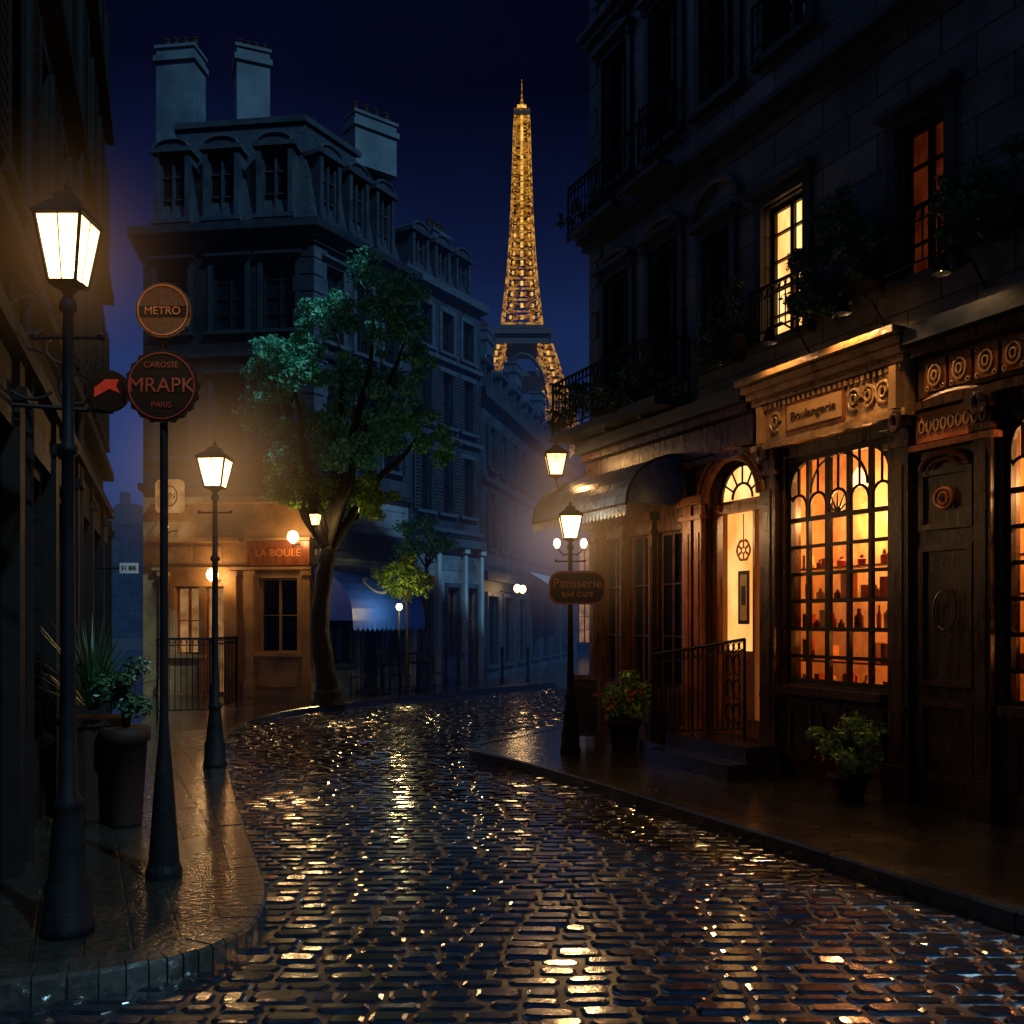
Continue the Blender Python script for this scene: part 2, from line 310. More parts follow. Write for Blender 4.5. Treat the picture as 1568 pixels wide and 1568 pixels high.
while y<33:
    h=random.uniform(.11,.17); x=max(-6.5,-.62*y-.5)+random.uniform(0,.25); xe=min(8,.62*y+.5); rt=random.gauss(0,.014); ph=random.uniform(-.3,.3)
    while x<xe:
        w=random.uniform(.15,.34); cy=y+.09*math.sin(x*.55+.4)+.018*math.sin(x*2.1+ph)+random.uniform(-.006,.006); hh=h+random.uniform(-.010,.004)
        if not inpoly(x+w/2,cy+h/2,Lpoly) and not inpoly(x+w/2,cy+h/2,Rpoly):
            g=.005; zt=random.gauss(0,.004); tx=random.gauss(0,.012); ty=rt+random.gauss(0,.030)
            x0,x1,y0,y1=x+g,x+w-g,cy+g,cy+hh-g; cx_,cy_=(x0+x1)/2,(y0+y1)/2
            def Z(px,py): return zt+(px-cx_)*tx+(py-cy_)*ty
            cr=random.uniform(.018,.04); J=lambda: random.uniform(-.006,.006)
            o8=[(x0+cr,y0+J()),(x1-cr,y0+J()),(x1+J(),y0+cr),(x1+J(),y1-cr),(x1-cr,y1+J()),(x0+cr,y1+J()),(x0+J(),y1-cr),(x0+J(),y0+cr)]
            def sc(p,k): return (cx_+(p[0]-cx_)*k[0],cy_+(p[1]-cy_)*k[1])
            ka=(1-.012/(w/2),1-.010/(hh/2)); kb=(1-.034/(w/2),1-.026/(hh/2))
            i1=[sc(p,ka) for p in o8]; i2=[sc(p,kb) for p in o8]
            vs=[(p[0],p[1],-.03) for p in o8]+[(p[0],p[1],Z(*p)-.008) for p in i1]+[(p[0],p[1],Z(*p)) for p in i2]
            fs=[(k,(k+1)%8,8+(k+1)%8,8+k) for k in range(8)]+[(8+k,8+(k+1)%8,16+(k+1)%8,16+k) for k in range(8)]+[tuple(range(16,24))]
            mb.add(vs,fs,'cobble')
        x+=w
    y+=h
road=mb.build('cobblestone_road',recalc=False)
def smoothline(P,k=4):
    r=[]
    for i in range(len(P)-1):
        p0=V(P[max(i-1,0)]);p1=V(P[i]);p2=V(P[i+1]);p3=V(P[min(i+2,len(P)-1)])
        for j in range(k):
            t=j/k; r.append(tuple(.5*((2*p1)+(p2-p0)*t+(2*p0-5*p1+4*p2-p3)*t*t+(3*p1-p0-3*p2+p3)*t**3)))
    r.append(P[-1]); return r
def pavement(name,line,poly_rest,side):
    e=empty(name,(line[5][0],line[5][1],0)); sl=smoothline(line)
    mb=MB(); P=sl+poly_rest
    if side<0: P=P[::-1]
    mb.prism(P,-.02,.12,'paving'); mb.build('paving_slabs',e)
    mb=MB(); w=.2
    for a,b in zip(sl,sl[1:]):
        A=V(a);B=V(b); L=(B-A).length; k=max(1,round(L/.8)); d=(B-A)/L; n=V((-d.y,d.x))*side
        for i in range(k):
            p=A+(B-A)*i/k+d*.004; q=A+(B-A)*(i+1)/k-d*.004; z=.132+random.uniform(-.003,.003); o=-.03
            ins=.02
            vs=[(*(p+n*o),-.02),(*(q+n*o),-.02),(*(q+n*w),-.02),(*(p+n*w),-.02),(*(p+n*o),z-.02),(*(q+n*o),z-.02),(*(p+n*(o+ins)),z),(*(q+n*(o+ins)),z),(*(q+n*w),z),(*(p+n*w),z)]
            mb.add(vs,[(0,1,5,4),(4,5,7,6),(6,7,8,9),(3,9,8,2),(0,4,6,9,3),(1,2,8,7,5)],'kerb')
    mb.build('kerb',e)
pavement('left_pavement',LP,[(9,60),(-30,60),(-30,4.15)],1)
pavement('right_pavement',RP,[(20,26),(20,0)],-1)
# ---------------------------------------------------------------- street lamps
def lantern(mb,c,w,h,glass='lantern'):
    x,y,z=c
    def sq(r,zz): return [(x-r,y-r,zz),(x+r,y-r,zz),(x+r,y+r,zz),(x-r,y+r,zz)]
    b,t=w*.3,w*.5
    B=sq(b,z);T=sq(t,z+h)
    mb.add(B+T,[(0,1,5,4),(1,2,6,5),(2,3,7,6),(3,0,4,7)],glass)
    for i in range(4):
        mb.tube([B[i],T[i]],w*.04,'iron',5); mb.tube([B[i],B[(i+1)%4]],w*.035,'iron',5); mb.tube([T[i],T[(i+1)%4]],w*.045,'iron',5)
        mb.tube([(V(B[i])+V(B[(i+1)%4]))/2,(V(T[i])+V(T[(i+1)%4]))/2],w*.014,'iron',4)
    q=math.sqrt(2)
    mb.lathe((x,y,z+h),[(t*q*1.12,0),(t*q*1.12,.02*w/.36),(t*q*.85,h*.16),(t*q*.6,h*.26),(t*q*.45,h*.3),(t*q*.45,h*.38),(t*q*.2,h*.46),(.01,h*.5)],'iron',4)
    mb.lathe((x,y,z+h*1.48),[(.012,0),(.03*w/.36,h*.04),(.03*w/.36,h*.09),(.006,h*.14),(.004,h*.26)],'iron',8)
    mb.lathe((x,y,z-h*.2),[(w*.08,0),(w*.12,h*.05),(w*.2,h*.12),(w*.3*q,h*.19)],'iron',8)
    mb.lathe((x,y,z+.1*h),[(w*.05,0),(w*.12,h*.12),(w*.14,h*.3),(w*.08,h*.48),(w*.02,h*.52)],'bulb',10)
def street_lamp(x,y,zl,w,h,power,hR=2.2):
    e=empty('street_lamp',(x,y,.12)); mb=MB(); H=zl-h*.2-.12
    mb.lathe((x,y,.12),[(.15,0),(.15,.06),(.135,.08),(.13,.3),(.11,.34),(.10,.5),(.075,.7),(.07,.74),(.085,.76),(.085,.8),(.055,.84),(.045,1.3),(.038,H*.6),(.036,H*.75),(.06,H*.75+.02),(.06,H*.75+.05),(.034,H*.75+.08),(.03,H-.1),(.05,H-.08),(.05,H-.04),(.03,H)],'iron',18)
    mb.build('post',e,True)
    mb=MB(); lantern(mb,(x,y,zl),w,h)
    mb.build('lantern_head',e)
    mb=MB()
    mb.tube([(x-.2,y,zl-.32),(x+.2,y,zl-.32)],.012,'iron',6)
    for s in (-1,1):
        mb.lathe((x+s*.2,y,zl-.335),[(.005,0),(.024,.01),(.024,.03),(.005,.045)],'iron',8)
    mb.build('ladder_bar',e)
    light('lamp_light',(x,y,zl+h*.7),power,(1,.54,.20),.13,e)
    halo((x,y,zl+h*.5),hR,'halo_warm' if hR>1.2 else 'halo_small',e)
    return e
street_lamp(-3.80,11.7,3.70,.35,.36,120)
lampR=street_lamp(.83,13.0,3.16,.31,.32,160)
street_lamp(-2.67,5.5,4.02,.27,.38,18,1.1)
mb=MB()
for s in (-1,1):
    mb.tube([(.83,13,2.95),(.83+s*.1,13,2.93),(.83+s*.19,13,3.03)],.012,'iron',6)
    mb.lathe((.83+s*.19,13,3.03),[(.02,0),(.04,.03),(.05,.07),(.04,.11),(.02,.13)],'bulb',12)
mb.build('side_globes',lampR,True)
def F_at(x,y): return frame((x,y),(x+1,y))
e=empty('cafe_sign',(.9,12.93,2.45)); f=F_at(.92,12.9); mb=MB()
def pill(mb,f,u,z,hw,hh,n0,n1,m,k=8,sup=.35):
    r=hh*sup*2; r=min(r,hh); pts=[]
    for cx,cz,a in ((hw-r,-hh+r,-90),(hw-r,hh-r,0),(-hw+r,hh-r,90),(-hw+r,-hh+r,180)):
        for i in range(k+1):
            t=math.radians(a+90*i/k); pts.append((u+cx+r*math.cos(t),z+cz+r*math.sin(t)))
    n=len(pts); vs=[f(p[0],n0,p[1]) for p in pts]+[f(p[0],n1,p[1]) for p in pts]
    mb.add(vs,[tuple(range(n)),tuple(range(n,2*n))[::-1]]+[(i,(i+1)%n,n+(i+1)%n,n+i) for i in range(n)],m)
pill(mb,f,0,2.46,.40,.235,-.03,.02,'orangepaint'); pill(mb,f,0,2.46,.37,.205,.0201,.03,'signdark'); pill(mb,f,0,2.46,.40,.235,-.05,-.0301,'signdark')
mb.build('board',e)
text('lettering','Patisserie',.18,f,0,.033,2.52,'amberpaint',e); text('lettering_small','BAR CAFE',.1,f,0,.033,2.36,'amberpaint',e)
e=empty('sign_post',(-2.55,6.7,.12)); mb=MB(); X,Y=-2.55,6.7
mb.lathe((X,Y,.12),[(.13,0),(.13,.05),(.11,.1),(.095,.3),(.075,.6),(.05,.9),(.04,1.0),(.03,1.2),(.028,4.2),(.045,4.21),(.02,4.3)],'iron',18)
f=F_at(X,Y)
for (u,z,r,mt) in ((.02,4.25,.20,'copper'),(.01,3.70,.265,'signdark')):
    k=40
    rr=[r*(1+.035*math.cos(i*math.pi*1.0)) if mt=='signdark' else r for i in range(k)]
    vs=[f(u+rr[i]*math.cos(6.2832*i/k),.04,z+rr[i]*math.sin(6.2832*i/k)) for i in range(k)]+[f(u+rr[i]*math.cos(6.2832*i/k),.07,z+rr[i]*math.sin(6.2832*i/k)) for i in range(k)]
    mb.add(vs,[tuple(range(k)),tuple(range(k,2*k))[::-1]]+[(i,(i+1)%k,k+(i+1)%k,k+i) for i in range(k)],mt)
    mb.arc(f,u,z,r*.9,r*.9,0,360,.075,.006,'dullred' if mt!='copper' else 'orangepaint',5,32)
mb.box(f,-.17,.21,.071,.078,4.2,4.28,'signdark')
mb.box(f,-.36,0,-.01,.01,3.68,3.71,'iron')
k=24; c0=-.40
vs=[f(c0+.15*math.cos(6.2832*i/k),-.02,3.68+.15*math.sin(6.2832*i/k)) for i in range(k)]+[f(c0+.15*math.cos(6.2832*i/k),.02,3.68+.15*math.sin(6.2832*i/k)) for i in range(k)]
mb.add(vs,[tuple(range(k)),tuple(range(k,2*k))[::-1]]+[(i,(i+1)%k,k+(i+1)%k,k+i) for i in range(k)],'signdark')
mb.build('post_and_discs',e)
mb=MB(); mb.add([f(c0-.1,.026,3.63),f(c0-.1,.026,3.70),f(c0-.02,.026,3.76),f(c0+.08,.026,3.76),f(c0+.06,.026,3.71),f(c0+.09,.026,3.66),f(c0+.01,.026,3.69)],[(0,1,2,3,4,5,6)],'redpaint'); mb.build('red_arrow',e)
text('lettering','MRAPK',.15,f,.01,.075,3.70,'dullred',e); text('lettering_upper','CAROSSE',.06,f,.01,.075,3.85,'dullred',e); text('lettering_lower','PARIS',.06,f,.01,.075,3.56,'dullred',e); text('lettering_top','METRO',.08,f,.02,.08,4.24,'orangepaint',e)
# ---------------------------------------------------------------- RIGHT CAFE BUILDING
P0=(1.33,15.3); UL=15.5
P1=(P0[0]+.425*UL,P0[1]-.905*UL); R=frame(P0,P1)
cafe=empty('cafe_building',(P0[0],P0[1],0))
mb=MB(); ZT=16.
ops=[]
wins=[]
def RW(u0,u1,z0,z1,**k): ops.append((u0,u1,z0,z1)); wins.append((u0,u1,z0,z1,k))
for u in (.45,1.75,): RW(u,u+.75,5.45,7.5,rows=4,ped=True)
RW(4.27,5.0,5.45,7.15,glass='lit_win',rows=5,ped=True,rail=True,fw=.06)
RW(6.35,6.95,5.5,7.1,glass='lit_red',rows=4,ped=True,rail=True)
RW(3.05,3.65,5.45,7.2,rows=4,ped=True)
for u in (8.4,9.8,11.4,13): RW(u,u+.8,5.5,7.3,rows=4,ped=True)
for u in (.4,1.75,3.0,4.3,6.35,8.4,9.8,11.4,13): RW(u,u+.75,9.0,11.1,rows=4,ped=True,rail=(u in(1.75,4.3)))
for u in (.4,1.75,3.0,4.3,6.35,8.4,9.8,11.4,13): RW(u,u+.75,12.3,14.2,rows=4)
wall(mb,R,0,UL,4.96,ZT,ops,'stone_r',.3)
for w in wins: window(mb,R,*w[:4],**w[4])
for z in (8.15,11.55):
    mb.box(R,-.1,UL,0.001,.14,z,z+.12,'trim_d'); mb.box(R,-.14,UL,0.001,.22,z+.12,z+.2,'trim_d')
for i in range(26):
    mb.box(R,-.02,(.34 if i%2 else .22),.001,.035,5.0+i*.42,5.0+i*.42+.39,'plaster')
for u in (.825,2.125,3.35): mb.arc(R,u,7.5,.48,.38,0,180,.06,.05,'trim_s',6,14)
for u in (.775,2.125,3.375,4.675): mb.arc(R,u,11.1,.48,.34,0,180,.06,.05,'trim_s',6,14)
mb.build('upper_walls',cafe)
mb=MB()
mb.box(R,0.001,UL,-9,-1.9,0,ZT-.01,'stone_r'); mb.box(R,0.002,UL,-1.9,-.301,4.6,ZT-.02,'stone_r')
mb.box(R,0.0,.2,-1.9,-.3,0,4.6,'stone_r'); mb.box(R,-.05,UL,-9.1,.3,ZT,ZT+.3,'trim_d')
for u in (1.5,6.,10.): mb.box(R,u,u+1.1,-3,-2.4,ZT+.3,ZT+2,'plaster')
mb.build('building_mass',cafe)
mb=MB()
g_ops=[(.35,1.0,1.0,3.3),(1.15,1.8,1.0,3.3),(1.95,2.55,1.0,3.3),(3.15,4.22,.5,4.12),(4.66,6.24,1.25,3.95),(7.55,9.1,1.2,3.95),(9.6,11.1,1.2,3.95)]
wall(mb,R,0,UL,0,4.18,g_ops,'wood_b',.25)
wall(mb,R,0,UL,4.18,4.96,[],'wood_b',.25)
for a,b,c,d in g_ops[:3]: window(mb,R,a,b,c,d,2,3,'glass_d','wood_b',None,depth=.12)
def pil(u,w,z1=4.1,m='wood_b',n=.09):
    mb.box(R,u,u+w,.001,n,.12,z1,m); mb.box(R,u-.04,u+w+.04,.001,n+.05,.12,.5,m); mb.box(R,u-.03,u+w+.03,.001,n+.04,z1-.32,z1-.26,m)
    mb.box(R,u-.05,u+w+.05,.001,n+.07,z1-.12,z1,m); mb.box(R,u+w*.25,u+w*.75,n,n+.015,.7,z1-.5,m)
    mb.box(R,u+w*.1,u+w*.9,n,n+.03,1.05,1.12,m)
pil(2.68,.2,3.7,'wood_r'); pil(2.95,.16,3.7,'wood_r'); pil(4.3,.27); pil(6.3,.26); pil(7.32,.18); pil(9.2,.28); pil(.08,.2,3.6,'wood_b'); pil(1.02,.1,3.6,'wood_b'); pil(1.83,.1,3.6,'wood_b')
for a,b in ((4.66,6.24),(7.6,9.1),(9.6,11.1)):
    mb.box(R,a,b,.001,.14,1.13,1.22,'wood_b'); 
    k=3
    for i in range(k):
        x0=a+(b-a)*i/k+.06; x1=a+(b-a)*(i+1)/k-.06
        mb.box(R,x0,x1,.001,.03,.35,.42,'wood_b');mb.box(R,x0,x1,.001,.03,.95,1.02,'wood_b');mb.box(R,x0,x0+.06,.001,.03,.42,.95,'wood_b');mb.box(R,x1-.06,x1,.001,.03,.42,.95,'wood_b')
a,b=6.64,7.26
for z0,z1 in ((.4,1.2),(1.35,2.75),(2.9,3.5)):
    for q in ((a,b,z0,z0+.06),(a,b,z1-.06,z1),(a,a+.06,z0+.06,z1-.06),(b-.06,b,z0+.06,z1-.06)): mb.box(R,q[0],q[1],.001,.04,q[2],q[3],'wood_b')
mb.arc(R,(a+b)/2,3.5,.27,.16,0,180,.045,.03,'wood_r'); mb.arc(R,(a+b)/2,3.5,.18,.09,0,180,.045,.02,'wood_r')
mb.arc(R,(a+b)/2,3.2,.1,.1,0,360,.05,.018,'orangepaint',6,20); mb.arc(R,(a+b)/2,3.2,.05,.06,0,360,.05,.015,'orangepaint',6,12)
for i in range(8): 
    an=i*.785; mb.tube([R((a+b)/2+.05*math.cos(an),.05,3.2+.05*math.sin(an)),R((a+b)/2+.1*math.cos(an),.05,3.2+.1*math.sin(an))],.008,'orangepaint',4)
mb.arc(R,(a+b)/2,2.1,.13,.2,0,360,.03,.012,'wood_b',6,20)
mb.box(R,6.66,7.5,.001,.09,3.78,4.08,'orangepaint'); mb.box(R,6.6,7.56,.001,.13,3.7,3.76,'wood_r'); mb.arc(R,7.08,4.08,.42,.14,0,180,.1,.03,'wood_r')
for i in range(9): mb.arc(R,6.74+i*.085,3.93,.03,.06,0,360,.1,.012,'ochre',4,8)
mb.box(R,4.32,6.58,.001,.16,4.16,4.62,'fascia'); mb.box(R,4.26,6.62,.001,.2,4.08,4.15,'fascia')
for i,(z,n) in enumerate(((4.63,.2),(4.71,.27),(4.79,.34),(4.88,.42))): mb.box(R,4.28-.02*i,6.60+.02*i,.001,n,z,z+.07,'fascia')
for i in range(28): mb.box(R,4.36+i*.08,4.40+i*.08,.165,.2,4.555,4.61,'fascia')
mb.box(R,4.9,5.75,.161,.19,4.24,4.52,'ochre'); mb.box(R,4.86,5.79,.161,.175,4.2,4.56,'wood_r')
mb.box(R,4.42,4.5,.161,.24,4.16,4.6,'ochre'); mb.box(R,6.45,6.54,.161,.24,4.16,4.6,'ochre')
# carved scroll relief on the fascia
for u,s in ((4.68,1),(5.92,1),(6.12,-1),(6.32,1)):
    mb.arc(R,u,4.38,.085*s,.11,0,300,.17,.022,'fascia',6,14); mb.arc(R,u,4.38,.04*s,.055,90,420,.18,.016,'fascia',6,12)
for i in range(26):
    mb.arc(R,4.36+i*.087,4.665,.028,.03,0,180,.205,.010,'fascia',4,6)
for a,b in ((0.,4.2),(6.7,UL)):
    mb.box(R,a,b,.001,.10,4.22,4.6,'wood_b'); mb.box(R,a,b,.001,.22,4.62,4.72,'wood_b'); mb.box(R,a,b,.001,.32,4.74,4.92,'trim_d'); mb.box(R,a,b,.001,.16,4.1,4.18,'wood_b')
for i in range(30):
    u=6.8+i*.28; mb.box(R,u,u+.24,.101,.125,4.26,4.56,'wood_r'); mb.arc(R,u+.12,4.41,.07,.10,0,360,.135,.014,'ochre',4,10); mb.arc(R,u+.12,4.41,.03,.045,0,360,.14,.012,'ochre',4,8)
    for (du,dz) in ((.03,.03),(.21,.03),(.03,.27),(.21,.27)): mb.arc(R,u+du,4.26+dz,.02,.02,0,360,.13,.008,'ochre',4,6)
for u in (4.36,6.42,7.36,9.25): 
    mb.arc(R,u+.08,4.02,.05,.08,0,360,.2,.035,'wood_b',6,12); mb.box(R,u,u+.16,.09,.2,3.98,4.08,'wood_b')
mb.build('shopfront',cafe)
text('fascia_lettering','Boulangerie',.15,R,5.32,.195,4.38,'wood_b',cafe)
def shopwin(a,b,z0,z1,zt,cols,rows,key):
    mb=MB(); n=-.08
    mb.box(R,a,b,n-.05,n-.045,z0,z1,'pane')
    def bar(x0,x1,y0,y1,k=0): mb.box(R,x0,x1,n-.03,n+.02+k,y0,y1,'wood_k')
    bar(a,a+.06,z0,z1,.02);bar(b-.06,b,z0,z1,.02);bar(a+.06,b-.06,z0,z0+.06,.02);bar(a+.06,b-.06,z1-.06,z1,.02);bar(a+.06,b-.06,zt-.025,zt+.025,.015)
    for i in range(1,cols):
        x=a+(b-a)*i/cols; w=.024 if i not in(2,) else .036; bar(x-w,x+w,z0+.06,z1-.06,.004)
    for j in range(1,rows):
        z=z0+(zt-z0)*j/rows; bar(a+.06,b-.06,z-.02,z+.02,.001)
    cw=(b-a)/cols
    for i in range(cols):
        uc=a+cw*(i+.5)
        mb.arc(R,uc,zt+.14,cw*.42,.16,0,180,n+.01,.018,'wood_k',6,10)
        for s in (-1,1): mb.tube([R(uc+s*cw*.42,n+.01,zt+.02),R(uc+s*cw*.42,n+.01,zt+.14)],.018,'wood_k',6)
        mb.tube([R(uc,n+.01,zt+.30),R(uc,n+.01,z1-.05)],.016,'wood_k',5)
    uc=(a+b)/2
    for s in (-1,1): mb.arc(R,uc,z1-.45,(b-a)*.27,.4,90-90*s,90,n+.012,.016,'wood_k',6,12)
    for i in range(7):
        an=i*math.pi/6; mb.tube([R(uc,n+.02,zt+.02),R(uc+.2*math.cos(an),n+.02,zt+.05+.2*math.sin(an))],[.016,.007],'wood_k',5)
    for s,x in ((1,a+.06),(-1,b-.06)):
        pts=[(x,z1-.06)]+[(x+s*.3*(1-math.cos(t)),z1-.06-.3*(1-math.sin(t))) for t in [math.pi/2*k/6 for k in range(7)]]
        vs=[R(p[0],n+.03,p[1]) for p in pts]+[R(p[0],n-.02,p[1]) for p in pts]; k=len(pts)
        mb.add(vs,[tuple(range(k)),tuple(range(k,2*k))[::-1]]+[(i,(i+1)%k,k+(i+1)%k,k+i) for i in range(k)],'wood_k')
    mb.build('shop_window_frame'+key,cafe)
    mb=MB(); d=1.05
    mb.box(R,a-.3,b+.3,-d-.1,-d,.9,4.15,'curtain'); mb.box(R,a-.35,a-.3,-d,-.26,.9,4.15,'ochre'); mb.box(R,b+.3,b+.35,-d,-.26,.9,4.15,'ochre')
    mb.box(R,a-.3,b+.3,-d,-.26,4.1,4.15,'ochre'); mb.box(R,a-.3,b+.3,-d,-.26,1.0,1.12,'wood_r')
    for z in (1.5,1.87,2.24,2.61):
        mb.box(R,a-.1,b+.1,-.5,-.26,z,z+.022,'wood_r')
    for z in (1.13,1.523,1.893,2.263,2.633):
        u=a-.05
        while u<b:
            w=random.uniform(.05,.15); h=random.uniform(.10,.30)*(.6 if z>2.6 else 1)
            if random.random()<.8:
                g='goods%d'%random.randrange(5)
                if random.random()<.5: mb.box(R,u,u+w*.9,-.46,-.32,z,z+h,g)
                else: 
                    c=R(u+w*.45,-.38,z); mb.lathe(c,[(w*.4,0),(w*.42,h*.6),(w*.18,h*.75),(w*.16,h)],g,8)
            u+=w+random.uniform(.0,.06)
    uc=(a+b)/2
    for s in (-.35,.35):
        mb.tube([R(uc+s,-.75,4.1),R(uc+s,-.75,3.85)],.008,'iron',4); mb.lathe(R(uc+s,-.75,3.62),[(.11,0),(.1,.08),(.05,.17),(.02,.22)],'lantern_s',12)
    mb.build('shop_interior'+key,cafe)
    light('interior_light'+key,R(uc-.2,-.6,3.3),120,(1,.44,.15),.15,cafe)
    light('interior_light'+key,R(uc+.3,-.75,1.7),24,(1,.30,.06),.12,cafe)
shopwin(4.66,6.24,1.25,3.95,3.2,5,6,'_main'); shopwin(7.55,9.1,1.2,3.95,3.2,5,6,'_side')
mb=MB(); n=-.1
mb.box(R,3.15,4.22,-.25,-.24,.5,4.12,'wood_b')
mb.box(R,3.38,4.18,n-.06,n-.05,.62,3.42,'lit_door')
for q in ((3.15,3.26,.5,3.55),(4.16,4.22,.5,4.1),(3.3,3.38,.5,3.46),(3.26,3.3,.5,3.5),(3.38,4.16,.5,.72),(3.38,4.16,3.42,3.55),(3.98,4.02,.72,3.42),(4.12,4.16,.72,3.42)):
    mb.box(R,q[0],q[1],n-.049,n+.03,q[2],q[3],'wood_r')
mb.box(R,3.38,3.98,n-.045,n-.01,.72,1.6,'wood_r')
mb.box(R,3.62,3.84,n-.04,n-.03,1.95,2.65,'wood_k'); mb.box(R,3.66,3.80,n-.029,n-.027,2.0,2.6,'goods3'); mb.box(R,3.69,3.77,n-.026,n-.022,2.2,2.45,'wood_b')
mb.arc(R,3.73,2.92,.13,.13,0,360,n-.03,.012,'orangepaint',5,20)
for i in range(6): an=i*1.047; mb.arc(R,3.73+.09*math.cos(an),2.92+.09*math.sin(an),.05,.06,0,360,n-.03,.009,'goods0',4,8)
mb.tube([R(3.73,n-.03,3.4),R(3.73,n-.03,3.05)],.006,'wood_k',4)
k=14; c=(3.72,3.6); vs=[R(c[0],n-.06,c[1])]+[R(c[0]+.44*math.cos(math.pi*i/k),n-.06,c[1]+.44*math.sin(math.pi*i/k)) for i in range(k+1)]
mb.add(vs,[(0,i+1,i+2) for i in range(k)],'lit_win')
mb.arc(R,c[0],c[1],.45,.45,0,180,n-.02,.03,'wood_k',6,16); mb.arc(R,c[0],c[1],.2,.2,0,180,n-.02,.018,'wood_k',6,12)
for i in range(1,6): an=math.pi*i/6; mb.tube([R(c[0]+.2*math.cos(an),n-.02,c[1]+.2*math.sin(an)),R(c[0]+.45*math.cos(an),n-.02,c[1]+.45*math.sin(an))],.014,'wood_k',5)
mb.arc(R,c[0],c[1],.56,.54,0,180,.06,.06,'wood_r',8,18); mb.arc(R,c[0],c[1],.66,.62,0,180,.1,.035,'wood_r',8,18)
mb.build('entrance_door',cafe)
mb=MB(); mb.box(R,2.95,4.6,.001,.55,.12,.48,'paving'); mb.box(R,3.05,4.7,.55,.9,.12,.3,'paving'); mb.box(R,2.3,2.95,.001,.55,.12,.3,'paving')
mb.build('entrance_steps',cafe)
mb=MB(); railing(mb,R,2.45,4.42,.42,.35,1.52,.1,.6)
for zc in (.85,1.15,1.45): 
    for s in (-1,1): mb.arc(R,4.2+s*.07,zc,.065,.12,0,300,.42,.013,'iron',5,12)
mb.build('entrance_railing',cafe)
mb=MB(); K=10
prof=[(.02+ .95*math.sin(math.pi/2*i/K), 3.62+.72*math.cos(math.pi/2*i/K)) for i in range(K+1)]
u0,u1=-.25,2.62; SEG=5
for s in range(SEG):
    a=u0+(u1-u0)*s/SEG; b=u0+(u1-u0)*(s+1)/SEG-.015
    vs=[R(a,p[0],p[1]) for p in prof]+[R(b,p[0],p[1]) for p in prof]
    mb.add(vs,[(i,i+1,K+2+i,K+1+i) for i in range(K)],'awn_dark')
for u in (u0,u1):
    vs=[R(u,0.02,3.62)]+[R(u,p[0],p[1]) for p in prof]; mb.add(vs,[(0,i+1,i+2) for i in range(K)],'awn_dark')
    mb.tube([R(u,p[0],p[1]) for p in prof],.02,'iron',5)
mb.tube([R(u0,.97,3.6),R(u1,.97,3.6)],.02,'iron',6)
for i in range(28):
    a=u0+(u1-u0)*i/28; b=a+(u1-u0)/28; mb.add([R(a,.975,3.6),R(b,.975,3.6),R(b-.01,.975,3.47),R((a+b)/2,.975,3.43),R(a+.01,.975,3.47)],[(0,1,2,3,4)],'awn_dark')
mb.build('curved_awning',cafe,recalc=False)
mb=MB()
mb.box(R,-.35,2.75,.001,.6,4.98,5.1,'trim_d'); railing(mb,R,-.32,2.72,.56,5.1,5.95,.11)
fe=frame(R(-.32,0,0)[:2],R(-.32,.56,0)[:2]); railing(mb,fe,0,.56,0,5.1,5.95,.11)
fe=frame(R(2.72,0,0)[:2],R(2.72,.56,0)[:2]); railing(mb,fe,0,.56,0,5.1,5.95,.11)
mb.box(R,-.15,1.3,.22,.4,8.36,8.44,'trim_d'); railing(mb,R,-.15,1.3,.36,8.4,9.2,.11)
mb.box(R,1.6,2.65,.22,.45,8.36,8.44,'trim_d'); railing(mb,R,1.6,2.65,.43,8.4,9.2,.11)
for u in (0,1,2): mb.box(R,u,u+.1,.001,.4,4.93,4.979,'trim_d')
mb.build('balconies',cafe)
e=empty('balcony_plants',R(1.2,.5,5.5)); mb=MB()
for i in range(14): leaves(mb,R(-.3+i*.22,.52,5.45+random.uniform(-.15,.2)),(.24,.17,.32),230,.04,'leaf_d',8,.5)
for i in range(4): leaves(mb,R(-.15+i*.3,.38,8.7),(.2,.12,.22),120,.04,'leaf_d',6,.5)
mb.build('foliage',e,recalc=False)
for (u,z,r,hh,n) in ((3.75,5.75,.36,.55,2000),(5.65,5.9,.6,.75,4200),(7.5,5.9,.4,.5,1500),(8.8,5.9,.5,.5,1500)):
    e=empty('window_box_plant',R(u,.25,z-.4)); mb=MB(); mb.box(R,u-r,u+r,.06,.32,z-.35,z-.15,'wood_k'); mb.build('planter_box',e)
    mb=MB()
    for i in range(5): leaves(mb,R(u-r*.8+r*1.6*i/4,.24,z+random.uniform(-.1,.35)),(r*.4,.2,hh*.6),n//5,.032,'leaf_d',10,.45)
    leaves(mb,R(u,.34,z-.25),(r*.95,.14,hh*.6),n//2,.032,'leaf_d',16,.32)
    mb.build('foliage',e,recalc=False)
def gooseneck(u,z,pw):
    e=empty('gooseneck_lamp',R(u,.3,z)); mb=MB()
    mb.tube([R(u,.02,z-.1),R(u,.2,z+.12),R(u,.45,z+.2),R(u,.62,z+.1)],.014,'iron',6)
    mb.tube([R(u,.62,z+.12),R(u,.62,z+.04),R(u,.62,z-.06)],[.03,.06,.085],'iron',10,False)
    mb.lathe(R(u,.62,z-.03),[(.01,0),(.025,.02),(.025,.04),(.01,.05)],'bulb',8)
    mb.build('arm_and_shade',e); light('lamp_light',R(u,.62,z-.05),pw,(1,.56,.22),.04,e,down=(R.n*-.45+V((0,0,-1))))
gooseneck(6.2,5.22,70); gooseneck(5.1,5.22,30); gooseneck(7.4,5.22,14)
e=empty('wall_lantern',R(.1,.5,4.4)); mb=MB(); c=R(.15,.75,4.35)
